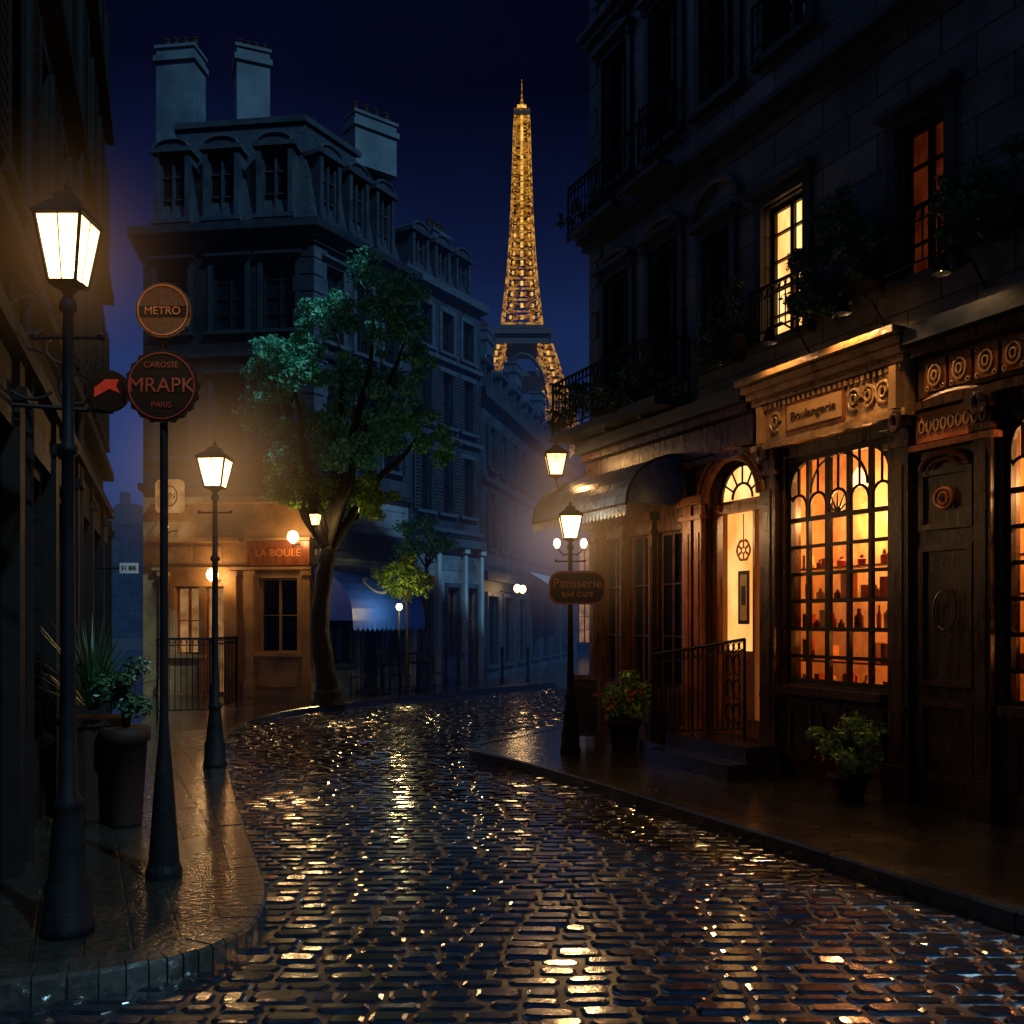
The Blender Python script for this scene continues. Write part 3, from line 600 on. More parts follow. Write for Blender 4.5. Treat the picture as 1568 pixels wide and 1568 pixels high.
mb.tube([R(.15,0,4.1),R(.15,.35,4.05),R(.15,.7,4.12),c-V((0,0,.07))],.018,'iron',6); mb.tube([R(.15,0,4.55),R(.15,.4,4.3),R(.15,.7,4.15)],.012,'iron',6)
lantern(mb,tuple(c),.34,.34,'lantern_s'); mb.build('lantern_head',e); light('lamp_light',c+V((0,0,.28)),35,(1,.5,.17),.12,e)
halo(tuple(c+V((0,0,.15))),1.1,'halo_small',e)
plant('flower_planter',tuple(R(2.0,.62,.12)),.42,n=1500,flowers=140,poth=.45,potr=.24)
plant('potted_shrub',tuple(R(6.1,.42,.12)),.40,n=1800,poth=.26,potr=.2,flowers=30,size=.036)
e=empty('menu_board',(1.05,14.0,.12)); f=frame((.85,13.95),(1.35,13.9)); mb=MB()
for s in (1,-1):
    g=lambda u,n,z,s=s: f(u,s*(.25-.2*z)+n*s,z+.12)
    mb.box(g,0,.05,-.02,.02,0,1.05,'wood_b');mb.box(g,.45,.5,-.02,.02,0,1.05,'wood_b');mb.box(g,.05,.45,-.02,.02,.98,1.05,'wood_b');mb.box(g,.05,.45,-.02,.02,.15,.2,'wood_b');mb.box(g,.05,.45,-.01,.01,.2,.98,'wood_k')
mb.build('a_frame',e)
# ---------------------------------------------------------------- LEFT NEAR BUILDING
Q0=(-2.75,4.1); Q1=(-7.6,17.0); Lf=frame(Q0,Q1); LL=Lf.L
lb=empty('dark_townhouse',(-3,5,0)); mb=MB()
ops=[]
for i in range(8):
    u=.8+i*1.7
    for z0,z1 in ((5.2,7.3),(8.4,10.4),(11.4,13.2)): ops.append((u,u+.85,z0,z1))
gops=[(.9+i*2.3,2.5+i*2.3,.9,3.3) for i in range(5)]
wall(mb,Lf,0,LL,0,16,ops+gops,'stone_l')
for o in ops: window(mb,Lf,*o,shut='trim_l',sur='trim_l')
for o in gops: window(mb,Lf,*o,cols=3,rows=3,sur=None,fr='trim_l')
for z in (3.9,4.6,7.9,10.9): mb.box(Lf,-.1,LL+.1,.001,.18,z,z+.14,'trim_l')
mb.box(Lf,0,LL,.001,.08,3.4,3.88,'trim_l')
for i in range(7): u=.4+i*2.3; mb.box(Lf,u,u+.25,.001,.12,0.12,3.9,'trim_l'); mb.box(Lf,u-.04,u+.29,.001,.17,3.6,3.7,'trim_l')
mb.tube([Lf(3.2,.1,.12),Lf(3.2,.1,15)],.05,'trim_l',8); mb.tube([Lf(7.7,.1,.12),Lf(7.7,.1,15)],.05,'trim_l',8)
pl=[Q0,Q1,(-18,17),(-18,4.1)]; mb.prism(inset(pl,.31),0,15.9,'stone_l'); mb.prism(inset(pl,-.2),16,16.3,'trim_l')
u=2.6
mb.tube([Lf(u,0,3.55),Lf(u,.75,3.55)],.018,'iron',6)
g=lambda a,b,c: Lf(u,a,c)
for (x,z,r) in ((.2,3.78,.18),(.5,3.7,.11),(.18,4.2,.14),(.4,3.98,.1)): mb.arc(g,x,z,r,r,0,320,0,.014,'iron',5,16)
mb.tube([Lf(u,.02,4.6),Lf(u,.35,4.25),Lf(u,.7,3.6)],.014,'iron',6)
mb.build('walls_and_windows',lb)
e=empty('house_number_plate',(-6,14,2.8)); f=frame((-6.0,14.0),(-5.7,14.0)); mb=MB(); mb.box(f,0,.28,0,.02,2.72,2.88,'plaster_g'); mb.tube([f(.14,-.02,2.8),f(-.8,-.02,2.8)],.012,'iron',5); mb.build('plate',e); text('lettering','31 BIS',.09,f,.14,.024,2.8,'signdark',e)
plant('shrub_planter',(-3.55,8.4,.12),.30,n=1700,leaf='leaf_d',poth=.9,potr=.2,size=.032,stem=.15)
e=empty('spiky_palm_plant',(-3.95,8.6,.12)); mb=MB(); mb.lathe((-3.95,8.6,.12),[(.2,0),(.22,.05),(.27,.9),(.3,.91),(.3,.97),(.25,.97)],'terracotta')
for i in range(150):
    a=random.uniform(0,6.28); el=random.uniform(.3,1.45); L=random.uniform(.7,1.25); p=V((-3.95,8.6,1.15)); d=V((math.cos(a)*math.cos(el),math.sin(a)*math.cos(el),math.sin(el)))
    side=d.cross(V((0,0,1))).normalized()*.009; m1=p+d*L*.5; e2=p+d*L-V((0,0,.18*L)); 
    mb.add([p-side,p+side,m1+side,m1-side,e2],[(0,1,2,3),(3,2,4)],'leaf_d')
mb.build('pot_and_fronds',e,recalc=False)
e=empty('iron_fence',(-6.4,17.5,.12)); f=frame((-6.75,17.4),(-5.85,17.7)); mb=MB(); railing(mb,f,0,.95,0,.2,1.65,.1); f2=frame((-5.85,17.7),(-5.9,19.6)); railing(mb,f2,0,1.9,0,.2,1.65,.1); mb.build('rails',e)
# ---------------------------------------------------------------- MANSARD BUILDING (A)
A=[(-9.3,23.05),(-4.9,22.5),(-2.93,25.8),(-6.6,30.5),(-10.5,29)]
def dormer(mb,f,u0,u1,z0,z1,n0=-.1,glass='glass_d'):
    mb.box(f,u0-.12,u0,n0-1.1,n0,z0,z1,'zinc');mb.box(f,u1,u1+.12,n0-1.1,n0,z0,z1,'zinc')
    mb.box(f,u0-.2,u1+.2,n0-1.1,n0+.06,z1,z1+.12,'zinc')
    mb.arc(f,(u0+u1)/2,z1+.1,(u1-u0)/2+.12,.22,0,180,n0,.05,'zinc',6,12)
    k=10; c=((u0+u1)/2,z1+.11); r=(u1-u0)/2+.12
    vs=[f(c[0],n0-.0,c[1])]+[f(c[0]+r*math.cos(math.pi*i/k),n0,c[1]+.22*math.sin(math.pi*i/k)) for i in range(k+1)]+[f(c[0]+r*math.cos(math.pi*i/k),n0-1,c[1]+.22*math.sin(math.pi*i/k)) for i in range(k+1)]
    mb.add(vs,[(0,i+1,i+2) for i in range(k)]+[(1+i,2+i,k+3+i,k+2+i) for i in range(k)],'zinc')
    mb.box(f,u0,u1,n0-.2,n0-.18,z0,z1,glass)
    for q in ((u0,u0+.05,z0,z1),(u1-.05,u1,z0,z1),(u0+.05,u1-.05,z0,z0+.06),(u0+.05,u1-.05,z1-.06,z1),((u0+u1)/2-.03,(u0+u1)/2+.03,z0+.06,z1-.06)): mb.box(f,q[0],q[1],n0-.179,n0-.1,q[2],q[3],'trim_d')
    for j in (1,2): z=z0+(z1-z0)*j/3; mb.box(f,u0+.05,u1-.05,n0-.175,n0-.13,z-.015,z+.015,'trim_d')
    mb.box(f,u0-.18,u1+.18,n0-1.,n0+.1,z0-.1,z0,'zinc')
def chimney(mb,x,y,w,d,z0,z1,ang=0,pots=4,m='plaster'):
    f=frame((x,y),(x+math.cos(ang),y+math.sin(ang)))
    mb.box(f,-w/2,w/2,-d/2,d/2,z0,z1,m); mb.box(f,-w/2-.06,w/2+.06,-d/2-.06,d/2+.06,z1-.35,z1-.2,m); mb.box(f,-w/2-.04,w/2+.04,-d/2-.04,d/2+.04,z1,z1+.08,m)
    for i in range(pots): mb.lathe(f(-w/2+w*(i+.5)/pots,0,z1+.08),[(.09,0),(.08,.3),(.1,.32),(.08,.36)],'terracotta',8)
man=empty('mansard_building',(-5,24,0)); fA=frame(A[0],A[1]); fS=frame(A[1],A[2])
mb=MB(); ZC=11.7; ZG=5.3
ops=[(u,u+.85,z0,z1) for u in (.35,1.85,3.15) for z0,z1 in ((6.1,8.0),(9.2,10.9))]
wall(mb,fA,0,fA.L,ZG,ZC,ops,'stone_a_shade')
for o in ops: window(mb,fA,*o,ped=True,sur='trim_a_shade')
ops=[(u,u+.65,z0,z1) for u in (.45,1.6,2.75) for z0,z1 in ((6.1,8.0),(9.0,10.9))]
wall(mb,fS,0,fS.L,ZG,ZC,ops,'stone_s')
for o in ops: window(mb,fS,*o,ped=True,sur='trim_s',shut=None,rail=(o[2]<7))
mb.prism(inset(A,.32),0,ZC,'stone_a_shade')
for z,d,h in ((5.3,.12,.15),(8.55,.1,.1),(11.3,.1,.12),(11.45,.2,.12),(11.6,.34,.2)): 
    mb.prism(inset(A,-d),z,z+h-.002,'trim_a_shade')
for i in range(14):
    z=5.5+i*.42
    mb.box(fA,fA.L-(.5 if i%2 else .34),fA.L+.03,.001,.04,z,z+.38,'trim_a_shade'); mb.box(fS,0.0,(.5 if i%2 else .34),.001,.04,z,z+.38,'trim_s')
mb.build('upper_walls',man)
mb=MB(); mb.prism(inset(A,.12),11.8,14.7,'slate',inset(A,.75)); mb.prism(inset(A,.66),14.7,14.85,'zinc'); mb.prism(inset(A,.7),14.85,15.5,'slate',inset(A,1.9))
dormer(mb,fA,1.65,2.35,12.1,13.8,-.1); dormer(mb,fA,3.05,3.75,12.1,13.8,-.1); dormer(mb,fA,.35,1.05,12.1,13.8,-.1)
for u in (.5,1.6,2.7): dormer(mb,fS,u,u+.55,12.1,13.7,-.1)
mb.build('mansard_roof',man)
mb=MB()
chimney(mb,-8.9,24.6,1.05,.7,14.3,17.2,AF); chimney(mb,-7.0,24.6,.85,.9,14.6,17.1,AF+.5); chimney(mb,-3.95,25.6,1.3,.6,14.5,15.9,AS-math.pi/2+1.2)
mb.build('chimneys',man)
mb=MB()
gops=[(.85,1.5,1.15,2.85),(1.62,2.15,.15,2.85),(3.05,4.05,1.2,3.05)]
wall(mb,fA,0,fA.L,0,ZG,gops,'ochre',.3)
window(mb,fA,*gops[0],cols=2,rows=2,glass='lit_dim',fr='wood_r',sur='ochre'); window(mb,fA,*gops[1],cols=1,rows=2,glass='lit_dim',fr='wood_r',sur='ochre'); window(mb,fA,*gops[2],cols=2,rows=2,fr='ochre',sur='ochre')
for u in (.5,2.3,2.75,4.2): mb.box(fA,u,u+.2,.001,.12,.12,3.2,'ochre'); mb.box(fA,u-.04,u+.24,.001,.17,3.1,3.22,'ochre'); mb.box(fA,u-.04,u+.24,.001,.16,.12,.5,'ochre')
mb.box(fA,.3,4.43,.001,.14,3.25,3.32,'ochre'); mb.box(fA,.3,2.6,.001,.2,3.95,4.05,'ochre'); mb.box(fA,.3,4.43,.001,.25,4.9,5.05,'ochre')
mb.box(fA,2.8,4.4,.001,.16,3.35,3.95,'wood_r'); mb.box(fA,2.75,4.43,.001,.22,3.96,4.03,'ochre')
for a,b in ((.6,1.3),(1.4,2.1)): mb.box(fA,a,b,.001,.03,3.42,3.85,'ochre')
mb.box(fA,3.05,4.05,.001,.05,.35,1.0,'ochre')
mb.build('ground_floor_shop',man)
text('shop_lettering','LA BOULE',.26,fA,3.6,.17,3.65,'amberpaint',man)
def wall_lamp(name,f,u,z,pw,n=.35,s=.14,hal=True):
    e=empty(name,f(u,n,z)); mb=MB(); c=f(u,n,z)
    mb.tube([f(u,0,z+.05),f(u,n*.5,z+.0),f(u,n,z-.1),c-V((0,0,.02))],.016,'iron',6)
    mb.lathe(c,[(s*.3,0),(s*.9,s*.6),(s,s*1.2),(s*.75,s*1.9),(s*.2,s*2.2)],'lantern',12); mb.lathe(c+V((0,0,.04)),[(s*.2,0),(s*.4,s*.6),(s*.2,s*1.4)],'bulb',8)
    mb.build('shade',e,True); light('lamp_light',c+V((0,0,.12)),pw,(1,.55,.21),.12,e)
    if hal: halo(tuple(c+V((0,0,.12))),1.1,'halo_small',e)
wall_lamp('wall_lamp',fA,4.15,3.85,50,.6); wall_lamp('wall_lamp',fA,2.05,2.95,50,.45,.15); wall_lamp('wall_lamp',fA,.9,4.2,6,.6,.08,False)
e=empty('hanging_shop_sign',fA(1.0,.9,5)); f=frame(fA(.75,.8,0)[:2],fA(1.55,.8,0)[:2]); mb=MB(); pill(mb,f,.4,5.0,.36,.4,0,.06,'lit_dim',6,.15); mb.arc(f,.4,5.0,.2,.24,0,360,.07,.015,'wood_k',5,20); mb.tube([fA(1.15,0,5.5),fA(1.15,.8,5.5)],.02,'iron',6)
for s in (.1,.7): mb.tube([f(s,.03,5.4),f(s,.03,5.5)],.01,'iron',4)
mb.tube([f(.05,.03,5.5),f(.75,.03,5.5)],.014,'iron',5); mb.build('board',e); text('lettering','VIN',.2,f,.4,.075,5.0,'wood_k',e)
Bp=[(-2.93,25.8),(-1.0,29.0),(-4.6,32.5),(-6.6,30.5)]; fB=frame(Bp[0],Bp[1])
mb=MB(); gops=[(.5,1.5,.9,2.9),(1.9,2.6,.15,3.0),(2.9,3.6,.9,2.9)]
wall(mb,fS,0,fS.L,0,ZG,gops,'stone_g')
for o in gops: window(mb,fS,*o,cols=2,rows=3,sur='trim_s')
mb.box(fS,0,fS.L,.001,.15,3.6,3.75,'trim_s'); mb.box(fS,.3,3.6,.001,.1,3.8,4.3,'trim_s')
mb.build('side_ground_floor',man)
ho=empty('stone_townhouse',(-2,28,0)); mb=MB()
gops=[(.35,1.0,.15,2.7),(1.9,2.5,1.0,3.0),(3.0,3.5,.15,3.0)]
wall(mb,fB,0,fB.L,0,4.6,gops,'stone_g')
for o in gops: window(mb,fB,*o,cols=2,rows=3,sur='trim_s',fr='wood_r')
for u in (0.05,1.25,2.65,3.55): mb.box(fB,u,u+.17,.001,.14,.12,4.2,'plaster_g'); mb.box(fB,u-.05,u+.22,.001,.2,4.05,4.2,'plaster_g')
mb.box(fB,0,fB.L,.001,.24,4.21,4.45,'trim_s'); mb.box(fB,.2,1.15,.001,.1,3.0,3.3,'redpaint')
ops=[(u,u+.6,z0,z1) for u in (.5,1.6,2.7) for z0,z1 in ((5.2,7.0),(7.8,9.4),(10.,11.2))]
wall(mb,fB,0,fB.L,4.6,11.7,ops,'stone_s')
for o in ops: window(mb,fB,*o,sur='trim_s',shut='trim_d' if o[2]<9 else None)
mb.prism(inset(Bp,.32),0,11.7,'stone_s')
for z in (4.62,7.4,9.7): mb.box(fB,0,fB.L,.001,.12,z,z+.12,'trim_s')
mb.prism(inset(Bp,-.22),11.72,11.95,'trim_s'); mb.prism(inset(Bp,.1),11.96,13.8,'slate',inset(Bp,.75))
for u in (.5,1.6,2.7): dormer(mb,fB,u,u+.55,12.15,13.2,-.12)
chimney(mb,-2.4,28.6,.9,.5,12.5,14.0,AS,4,'trim_s')
mb.build('walls_and_roof',ho)
e=empty('blue_awning',fS(1.8,.6,2.6)); mb=MB(); K=8; a,b=-.0,2.9; zt,zb,nn=3.25,2.0,1.25
prof=[(nn*math.sin(math.pi/2*i/K)**1.15, zb+(zt-zb)*(math.cos(math.pi/2*i/K))**.9) for i in range(K+1)]
vs=[fS(a+.0,p[0]+.03,p[1]) for p in prof]+[fS(b,p[0]+.03,p[1]) for p in prof]
mb.add(vs,[(i,i+1,K+2+i,K+1+i) for i in range(K)],'awn_blue')
for u in (a,b): mb.add([fS(u,.03,zb)]+[fS(u,p[0]+.03,p[1]) for p in prof],[(0,i+1,i+2) for i in range(K)],'awn_blue')
for i in range(16):
    u=a+(b-a)*i/16; w=(b-a)/16; mb.add([fS(u,nn+.035,zb),fS(u+w,nn+.035,zb),fS(u+w-.01,nn+.035,zb-.2),fS(u+w/2,nn+.035,zb-.27),fS(u+.01,nn+.035,zb-.2)],[(0,1,2,3,4)],'awn_blue')
for k2,(rr,mt) in enumerate(((.42,'awn_white'),(.33,'awn_blue'))):
    pts=[]
    for i in range(24):
        t=6.2832*i/24; ii=.52+.16*(rr/.42)*math.sin(t); n_=nn*math.sin(math.pi/2*ii)**1.15; z_=zb+(zt-zb)*math.cos(math.pi/2*ii)**.9
        pts.append(fS(1.3+rr*math.cos(t),n_+.045+.01*k2,z_+.012+.008*k2))
    mb.add(pts,[tuple(range(24))],mt)
mb.build('canopy',e,recalc=False)
e=empty('cafe_table_set',(-2.9,23.6,.12)); mb=MB()
def chair(x,y,ang):
    f=frame((x,y),(x+math.cos(ang),y+math.sin(ang)))
    for u in(-.19,.19):
        mb.tube([f(u,.19,.12),f(u,.17,.57)],.014,'iron',5); mb.tube([f(u,-.19,.12),f(u,-.17,.57),f(u,-.22,1.02)],.014,'iron',5)
    mb.box(f,-.2,.2,-.2,.2,.56,.59,'wood_b'); mb.arc(f,0,.85,.19,.2,0,180,-.21,.013,'iron',5,10)
    for u in (-.1,0,.1): mb.tube([f(u,-.18,.58),f(u,-.21,1.02)],.008,'iron',4)
for (x,y) in ((-3.3,23.3),(-2.5,24.5)):
    mb.lathe((x,y,.12),[(.22,0),(.2,.03),(.03,.06),(.025,.7),(.1,.72),(.33,.73),(.33,.76),(.3,.77)],'iron',16)
    chair(x-.5,y-.3,.6); chair(x+.42,y+.35,2.4)
mb.build('tables_and_chairs',e)
e=empty('terrace_railing',(-3.5,22.6,.12)); f=frame((-3.35,22.6),(-2.0,24.5)); mb=MB(); railing(mb,f,0,1.5,0,.2,1.15,.14); mb.build('rails',e)
for (x,y) in ((-1.95,27.0),(-1.6,27.3),(-.3,27.6),(.5,28.4)):
    e=empty('bollard',(x,y,.12)); mb=MB(); mb.lathe((x,y,.12),[(.08,0),(.08,.1),(.045,.15),(.04,.85),(.06,.88),(.06,.92),(.05,.95),(.07,1.0),(.05,1.06),(.01,1.08)],'iron',10); mb.build('post',e)
Cp=[(-.95,29.2),(3.3,46.5),(-3,49),(-5.2,33)]; fC=frame(Cp[0],Cp[1]); rc=empty('row_house',(0,36,0)); mb=MB()
ops=[(.8+i*1.55,1.5+i*1.55,z0,z1) for i in range(11) for z0,z1 in ((4.4,6.2),(7.,8.4))]+[(.6+i*2.2,1.9+i*2.2,.5,2.8) for i in range(7)]
wall(mb,fC,0,fC.L,0,9.1,ops,'stone_c')
for o in ops: window(mb,fC,*o,cols=2,rows=3,sur='trim_d',shut='trim_d' if (o[2]>4) else None)
mb.prism(inset(Cp,.32),0,9.1,'stone_c'); mb.prism(inset(Cp,-.25),9.12,9.4,'trim_d'); mb.prism(inset(Cp,.05),9.4,11.3,'slate',inset(Cp,1.0))
for i in range(8): dormer(mb,fC,1.2+i*2.1,1.9+i*2.1,9.6,10.6,-.2)
mb.box(fC,0,fC.L,.001,.2,3.3,3.6,'trim_d'); mb.box(fC,0,fC.L,.001,.12,6.5,6.62,'trim_d')
for u in (4.5,9.,14.): chimney(mb,*(fC(u,-1.2,0)[:2]),1.0,.5,10.5,12.6,math.atan2(fC.d.y,fC.d.x),4,'trim_s')
mb.build('walls_and_roof',rc)
wall_lamp('double_wall_lamp',fC,2.3,2.95,22,.6,.13,False); wall_lamp('double_wall_lamp',fC,3.1,2.95,22,.6,.13,False)
e=empty('striped_awning',fC(8,1,3)); mb=MB()
for i in range(16):
    u=6.5+i*.28; mb.add([fC(u,.03,3.9),fC(u+.28,.03,3.9),fC(u+.28,1.3,3.1),fC(u,1.3,3.1)],[(0,1,2,3)],'awn_white' if i%2 else 'awn_dark'); mb.add([fC(u,1.3,3.1),fC(u+.28,1.3,3.1),fC(u+.27,1.3,2.85),fC(u+.01,1.3,2.85)],[(0,1,2,3)],'awn_white' if i%2 else 'awn_dark')
mb.build('canopy',e,recalc=False)
E=[(2.9,48.5),(14,43.5),(16,50),(4,55)]; fE=frame(E[0],E[1]); ec=empty('corner_house',(6,48,0)); mb=MB()
ops=[(.6+i*1.5,1.3+i*1.5,z0,z1) for i in range(7) for z0,z1 in ((.8,2.9),(4.6,6.3),(7.4,9))]
wall(mb,fE,0,fE.L,0,10,ops,'stone_c')
for i,o in enumerate(ops): window(mb,fE,*o,cols=2,rows=3,glass='lit_dim' if i in(0,3,1,7) else 'glass_d')
mb.prism(inset(E,.32),0,10,'stone_c'); mb.prism(inset(E,-.25),10,10.3,'trim_d'); mb.prism(E,10.31,12.3,'slate',inset(E,1.2)); chimney(mb,5.0,49,1.2,.6,11.5,14.5); 
mb.build('walls_and_roof',ec); wall_lamp('shop_lamp',fE,.7,3.6,60,.7,.2,False)
halo((1.3,31.,4.8),4.,'halo_violet',ec)  # added violet glow with no lamp inside
# ---------------------------------------------------------------- TREES
def tree(name,base,limbs,clumps,n,size,sub=18,rs=.42):
    e=empty(name,base); mb=MB()
    for pts,r0,r1 in limbs:
        k=len(pts); fine=[]
        for i in range(k-1):
            p0=V(pts[max(i-1,0)]);p1=V(pts[i]);p2=V(pts[i+1]);p3=V(pts[min(i+2,k-1)])
            for j in range(4):
                t=j/4; fine.append(.5*((2*p1)+(p2-p0)*t+(2*p0-5*p1+4*p2-p3)*t*t+(3*p1-p0-3*p2+p3)*t**3))
        fine.append(V(pts[-1])); m=len(fine)
        mb.tube(fine,[(r0+(r1-r0)*(i/(m-1))**.8)*(1+.08*math.sin(i*2.3)) for i in range(m)],'bark',9)
    mb.build('trunk_and_limbs',e,True)
    mb=MB()
    for (c,r,k,lm) in clumps: leaves(mb,c,r,int(n*k),size,lm,sub,rs)
    mb.build('leaves',e,recalc=False)
    return e
def TP(x,y,D,dy=0): return V(((x-784)/1400*D,D+dy,2+(950-y)/1400*D))
T=20.6; B=V((-4.15,T,.1))
fork=TP(503,835,T)
cl=[]; data=[(570,465,88,38,-.7),(515,490,55,32,-.3),(605,500,58,34,0),(640,545,40,36,.2),(445,560,56,32,-.8),(420,600,52,28,-.3),(480,585,42,28,-.9),(625,640,60,32,-.8),(660,672,42,32,-.5),(600,665,46,30,0),(545,712,54,30,-.9),(500,690,50,34,.2),(430,690,50,36,.3),(400,640,36,28,.2),(470,760,66,36,-.4),(565,765,44,36,.1),(530,570,52,36,.5),(520,640,56,40,.5),(680,700,20,20,0),(420,740,42,32,0),(590,560,48,36,.5),(475,530,36,26,.1),(560,620,50,36,.7),(465,640,46,34,.6)]
for x,y,rx,rz,dy in data:
    s=T/1400; cl.append((TP(x,y,T,dy+random.uniform(-.2,.2)),(rx*s,rx*s*1.0,rz*s),(rx*rz)/1000,'leaf_y' if y>735 else 'leaf'))  # low clumps take the yellow leaf, warm lamp light put into colour
limbs=[([B,B+V((-.03,0,.6)),TP(490,960,T),TP(497,880,T),fork],.27,.17),([B+V((0,0,-.05)),B+V((0,0,.35))],.42,.27)]
for (x,y,dy,mid) in ((570,480,.2,(545,640)),(445,570,-.4,(470,700)),(640,660,.3,(570,740)),(545,715,-.3,(525,780)),(410,640,.3,(455,740)),(620,530,-.2,(560,650)),(475,760,-.6,(488,800)),(510,500,.5,(515,660)),(430,740,.2,(465,790)),(560,770,.4,(530,800))):
    limbs.append(([fork-V((0,0,.15)),TP(*mid,T,dy*.5),(TP(*mid,T,dy*.7)+TP(x,y,T,dy))/2+V((.1,0,0)),TP(x,y,T,dy)],.13,.025))
te=tree('street_tree',B,limbs,cl,980,.060,16,.40)
# lantern hanging in the lower crown
e=empty('hanging_lantern',TP(490,800,T,-.5)); mb=MB(); c=TP(490,808,T,-.5); lantern(mb,tuple(c),.22,.24,'lantern_s'); mb.tube([c+V((0,0,.4)),c+V((0,.3,1.0))],.006,'iron',4); mb.build('lantern_body',e); light('lamp_light',c+V((0,0,.16)),55,(1,.66,.26),.1,e)
T=23.0; B=V((-2.66,T,.1)); s=T/1400
tree('small_tree',B,[([B,B+V((.02,0,1.2)),TP(622,900,T)],.05,.03)]+[([TP(622,920,T),TP(622+dx,880,T,dy)],.02,.008) for dx,dy in((-25,.2),(25,-.2),(0,.3),(10,-.4))],
 [(TP(602,885,T),(28*s,.5,24*s),.9,'leaf_y'),(TP(642,890,T),(28*s,.5,24*s),.9,'leaf_y'),(TP(622,870,T,-.2),(28*s,.5,20*s),.9,'leaf_y'),(TP(620,908,T,.2),(26*s,.4,14*s),.6,'leaf_y')],1200,.045,14,.5)
T=24.6; B=V((-2.3,T,.1))
tree('small_tree',B,[([B,B+V((0,0,1.8)),TP(653,840,T)],.06,.035)]+[([TP(653,870,T),TP(653+dx,815,T,dy)],.03,.01) for dx,dy in((-35,.2),(35,-.2),(0,.3),(20,-.4))],
 [(TP(625,820,T),(28*s,.5,24*s),.8,'leaf'),(TP(655,805,T),(30*s,.5,22*s),.8,'leaf'),(TP(678,832,T,-.2),(24*s,.5,20*s),.8,'leaf'),(TP(645,845,T,.2),(40*s,.5,16*s),.8,'leaf')],1200,.05,14,.5)
e=empty('garden_lamp',(-2.75,22.3,.12)); mb=MB(); mb.tube([(-2.75,22.3,.12),(-2.75,22.3,2.25)],.022,'iron',8); mb.lathe((-2.75,22.3,2.25),[(.03,0),(.07,.04),(.08,.10),(.04,.16)],'bulb',10); mb.build('post_and_globe',e,True); light('lamp_light',(-2.75,22.25,2.34),75,(1,.75,.3),.12,e)
# ---------------------------------------------------------------- EIFFEL TOWER
tw=empty('eiffel_tower',(4.3,400,0)); mb=MB(); D=400.; k=D/1400; CX=(799-784)*k
def zy(y): return 2+(950-y)*k
prof=[(950,150),(800,112),(700,88),(640,72),(600,61),(560,50),(535,42),(515,33),(505,30),(450,24),(400,19.5),(350,16.5),(300,14.3),(250,12.4),(200,11),(180,10)]
def hw(y):
    for (a,wa),(b,wb) in zip(prof,prof[1:]):
        if a>=y>=b: return (wa+(wb-wa)*(a-y)/(a-b))*k
    return prof[-1][1]*k
def P(sx,sy,h,y): return V((CX+sx*h,D+sy*h,zy(y)))
ys=[505]; st=19.
while ys[-1]-st>187: ys.append(ys[-1]-st); st*=.955
ys.append(182)
for ya,yb in zip(ys,ys[1:]):
    ha,hb=hw(ya),hw(yb)
    for (s0,s1) in (((-1,-1),(1,-1)),((1,-1),(1,1)),((1,1),(-1,1)),((-1,1),(-1,-1))):
        A0,A1=P(*s0,ha,ya),P(*s1,ha,ya); B0,B1=P(*s0,hb,yb),P(*s1,hb,yb)
        mb.tube([A0,B0],.55,'tower_glow2',4); mb.tube([A0,A1],.42,'tower_glow2',4)
        mb.tube([A0,B1],.36,'tower_glow',4); mb.tube([A1,B0],.36,'tower_glow',4)
        M=(A0+A1+B0+B1)/4
        mb.tube([M-V((0,0,.8)),M+V((0,0,.8))],.75,'tower_spark',5)
        if ha>16*k:
            for t in (.25,.75): mb.tube([A0.lerp(A1,t),B0.lerp(B1,t)],.22,'tower_glow',4)
            mb.tube([A0.lerp(B0,.5),A1.lerp(B1,.5)],.22,'tower_glow',4)
            for t in (.2,.8): Mx=A0.lerp(A1,t).lerp(B0.lerp(B1,t),.5); mb.tube([Mx-V((0,0,.6)),Mx+V((0,0,.6))],.6,'tower_spark',5)
def ring(y0,y1,h,m): mb.box(lambda a,b,c:V((CX+a,D+b,c)),-h*k,h*k,-h*k,h*k,zy(y0),zy(y1),m)
ring(538,524,40,'tower_dark'); ring(524,517,44,'tower_dark'); ring(513,508,34,'tower_dark'); ring(590,583,54,'tower_dark')
ly=[540,549,560,571,582,594,606,620,640,660,690,725,760,800,860,950]
for ya,yb in zip(ly,ly[1:]):
    for sx in (-1,1):
        for sy in (-1,1):
            oa,ob=hw(yb),hw(ya)
            wa,wb=.40*oa,.44*ob
            def C(h,w,i,j,y): return V((CX+sx*(h-w*i),D+sy*(h-w*j),zy(y)))
            q=[(0,0),(1,0),(1,1),(0,1)]
            for i in range(4):
                a,b=q[i],q[(i+1)%4]
                L0,L1=C(oa,wa,*a,yb),C(oa,wa,*b,yb); U0,U1=C(ob,wb,*a,ya),C(ob,wb,*b,ya)
                mb.tube([L0,U0],.6,'tower_glow2',4); mb.tube([L0,U1],.4,'tower_glow2',4); mb.tube([L1,U0],.4,'tower_glow',4); mb.tube([L0,L1],.4,'tower_glow',4)
                if sy<0 and i==0 and ya<610: M=(L0+L1+U0+U1)/4; mb.tube([M-V((0,0,.8)),M+V((0,0,.8))],.8,'tower_spark',5)
for sy in (-1,1):
    pts=[V((CX+.62*hw(600)*math.cos(t),D+sy*hw(600),zy(640)+ (zy(560)-zy(640))*math.sin(t))) for t in [math.pi*i/16 for i in range(17)]]
    mb.tube(pts,.8,'tower_dark',4)
ring(181,176,13,'tower_dark'); ring(176,172,12,'tower_glow2'); ring(172,164,7,'tower_spark')
mb.lathe((CX,D,zy(164)),[(6.5*k,0),(4*k,4*k),(2*k,9*k),(1.2*k,14*k),(1.*k,24*k),(.5*k,42*k)],'tower_glow2',8)
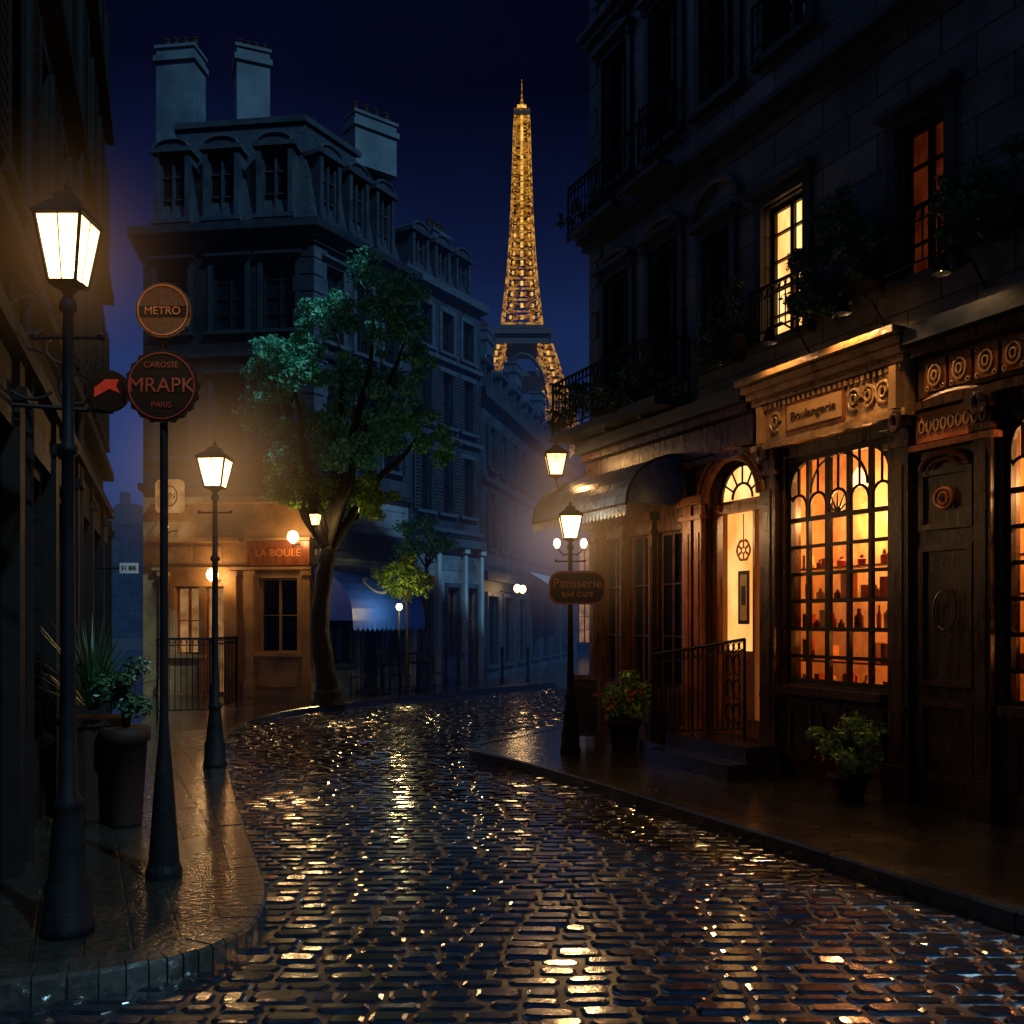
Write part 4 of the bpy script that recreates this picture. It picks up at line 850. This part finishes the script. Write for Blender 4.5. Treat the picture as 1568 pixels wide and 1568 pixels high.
mb.build('iron_lattice',tw)
# ---------------------------------------------------------------- distant skyline
sk=empty('distant_rooftops',(0,120,0)); mb=MB()
for i in range(26):
    x=-60+i*5+random.uniform(-1,1); y=110+random.uniform(-10,20); h=random.uniform(9,15); w=random.uniform(4,6)
    f=F_at(x,y); mb.box(f,-w/2,w/2,-10,0,0,h,'stone_c'); mb.prism([(x-w/2,y),(x+w/2,y),(x+w/2,y+10),(x-w/2,y+10)],h+.01,h+2.5,'slate',[(x-w/2+1,y+1.2),(x+w/2-1,y+1.2),(x+w/2-1,y+9),(x-w/2+1,y+9)])
    mb.box(f,-w/4,w/4-1.2,-3,-2,h+2,h+4,'trim_s')
mb.build('rooftops',sk)
# ---------------------------------------------------------------- blue night haze, its glow emitted by the volume itself
MATS['haze_emit']=m=bpy.data.materials.new('haze_emit'); m.use_nodes=True; nt=m.node_tree; nt.nodes.clear(); out=nt.nodes.new('ShaderNodeOutputMaterial')
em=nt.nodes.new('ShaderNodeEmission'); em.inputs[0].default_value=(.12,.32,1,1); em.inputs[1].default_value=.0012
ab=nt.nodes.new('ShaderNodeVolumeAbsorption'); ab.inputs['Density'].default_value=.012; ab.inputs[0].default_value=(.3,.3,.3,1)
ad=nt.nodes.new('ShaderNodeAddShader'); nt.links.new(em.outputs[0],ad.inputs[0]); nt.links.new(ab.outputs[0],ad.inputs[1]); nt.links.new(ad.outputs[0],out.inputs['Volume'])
mb=MB(); mb.box(W,-16,18,21.5,62,-.01,12,'haze_emit'); mb.build('haze_glow')
# ---------------------------------------------------------------- sky + moon
w=bpy.data.worlds.new('World'); S.world=w; w.use_nodes=True; nt=w.node_tree; nt.nodes.clear(); L=nt.links.new
out=nt.nodes.new('ShaderNodeOutputWorld'); bg=nt.nodes.new('ShaderNodeBackground'); tc=nt.nodes.new('ShaderNodeTexCoord'); sp=nt.nodes.new('ShaderNodeSeparateXYZ'); L(tc.outputs['Generated'],sp.inputs[0])
r=ramp(nt,sp.outputs[2],[(0,(.016,.038,.12)),(.22,(.010,.025,.098)),(.36,(.0032,.0065,.032)),(.50,(.0008,.0012,.007)),(1,(.0004,.0005,.0025))])
nz=N(nt,'ShaderNodeTexNoise',Scale=2.2,Detail=4.); L(tc.outputs['Generated'],nz.inputs['Vector']); r2=ramp(nt,nz.outputs[0],[(.3,(.5,.5,.5)),(.7,(1.35,1.35,1.35))])
mx=N(nt,'ShaderNodeMixRGB',blend_type='MULTIPLY'); mx.inputs[0].default_value=1; L(r.outputs[0],mx.inputs[1]); L(r2.outputs[0],mx.inputs[2])
dt=N(nt,'ShaderNodeVectorMath',operation='DOT_PRODUCT'); L(tc.outputs['Generated'],dt.inputs[0]); dt.inputs[1].default_value=V((-.80,-.02,.6)).normalized()
r3=ramp(nt,dt.outputs['Value'],[(.72,(0,0,0)),(1,(.07,.14,.30))])  # added sky glow patch out of view, brightens the right facade
ad=N(nt,'ShaderNodeMixRGB',blend_type='ADD'); ad.inputs[0].default_value=1; L(mx.outputs[0],ad.inputs[1]); L(r3.outputs[0],ad.inputs[2])
L(ad.outputs[0],bg.inputs[0]); bg.inputs[1].default_value=1.35; L(bg.outputs[0],out.inputs[0])
sl=bpy.data.lights.new('moon','SUN'); sl.energy=2.2; sl.color=(.38,.74,1.); sl.angle=math.radians(1.5); so=bpy.data.objects.new('moon',sl); S.collection.objects.link(so)
el=math.radians(46); d=V((.70*math.cos(el),-.71*math.cos(el),math.sin(el))); so.rotation_euler=d.to_track_quat('Z','Y').to_euler()
# ---------------------------------------------------------------- camera
c=bpy.data.cameras.new('camera'); c.sensor_width=36; c.lens=36*1400/1568; c.shift_y=166/1568; c.clip_end=4000; c.clip_start=.05
co=bpy.data.objects.new('camera',c); co.location=(0,0,2); co.rotation_euler=(math.pi/2,0,0); S.collection.objects.link(co); S.camera=co
S.view_settings.view_transform='Standard'; S.view_settings.look='None'; S.view_settings.exposure=0
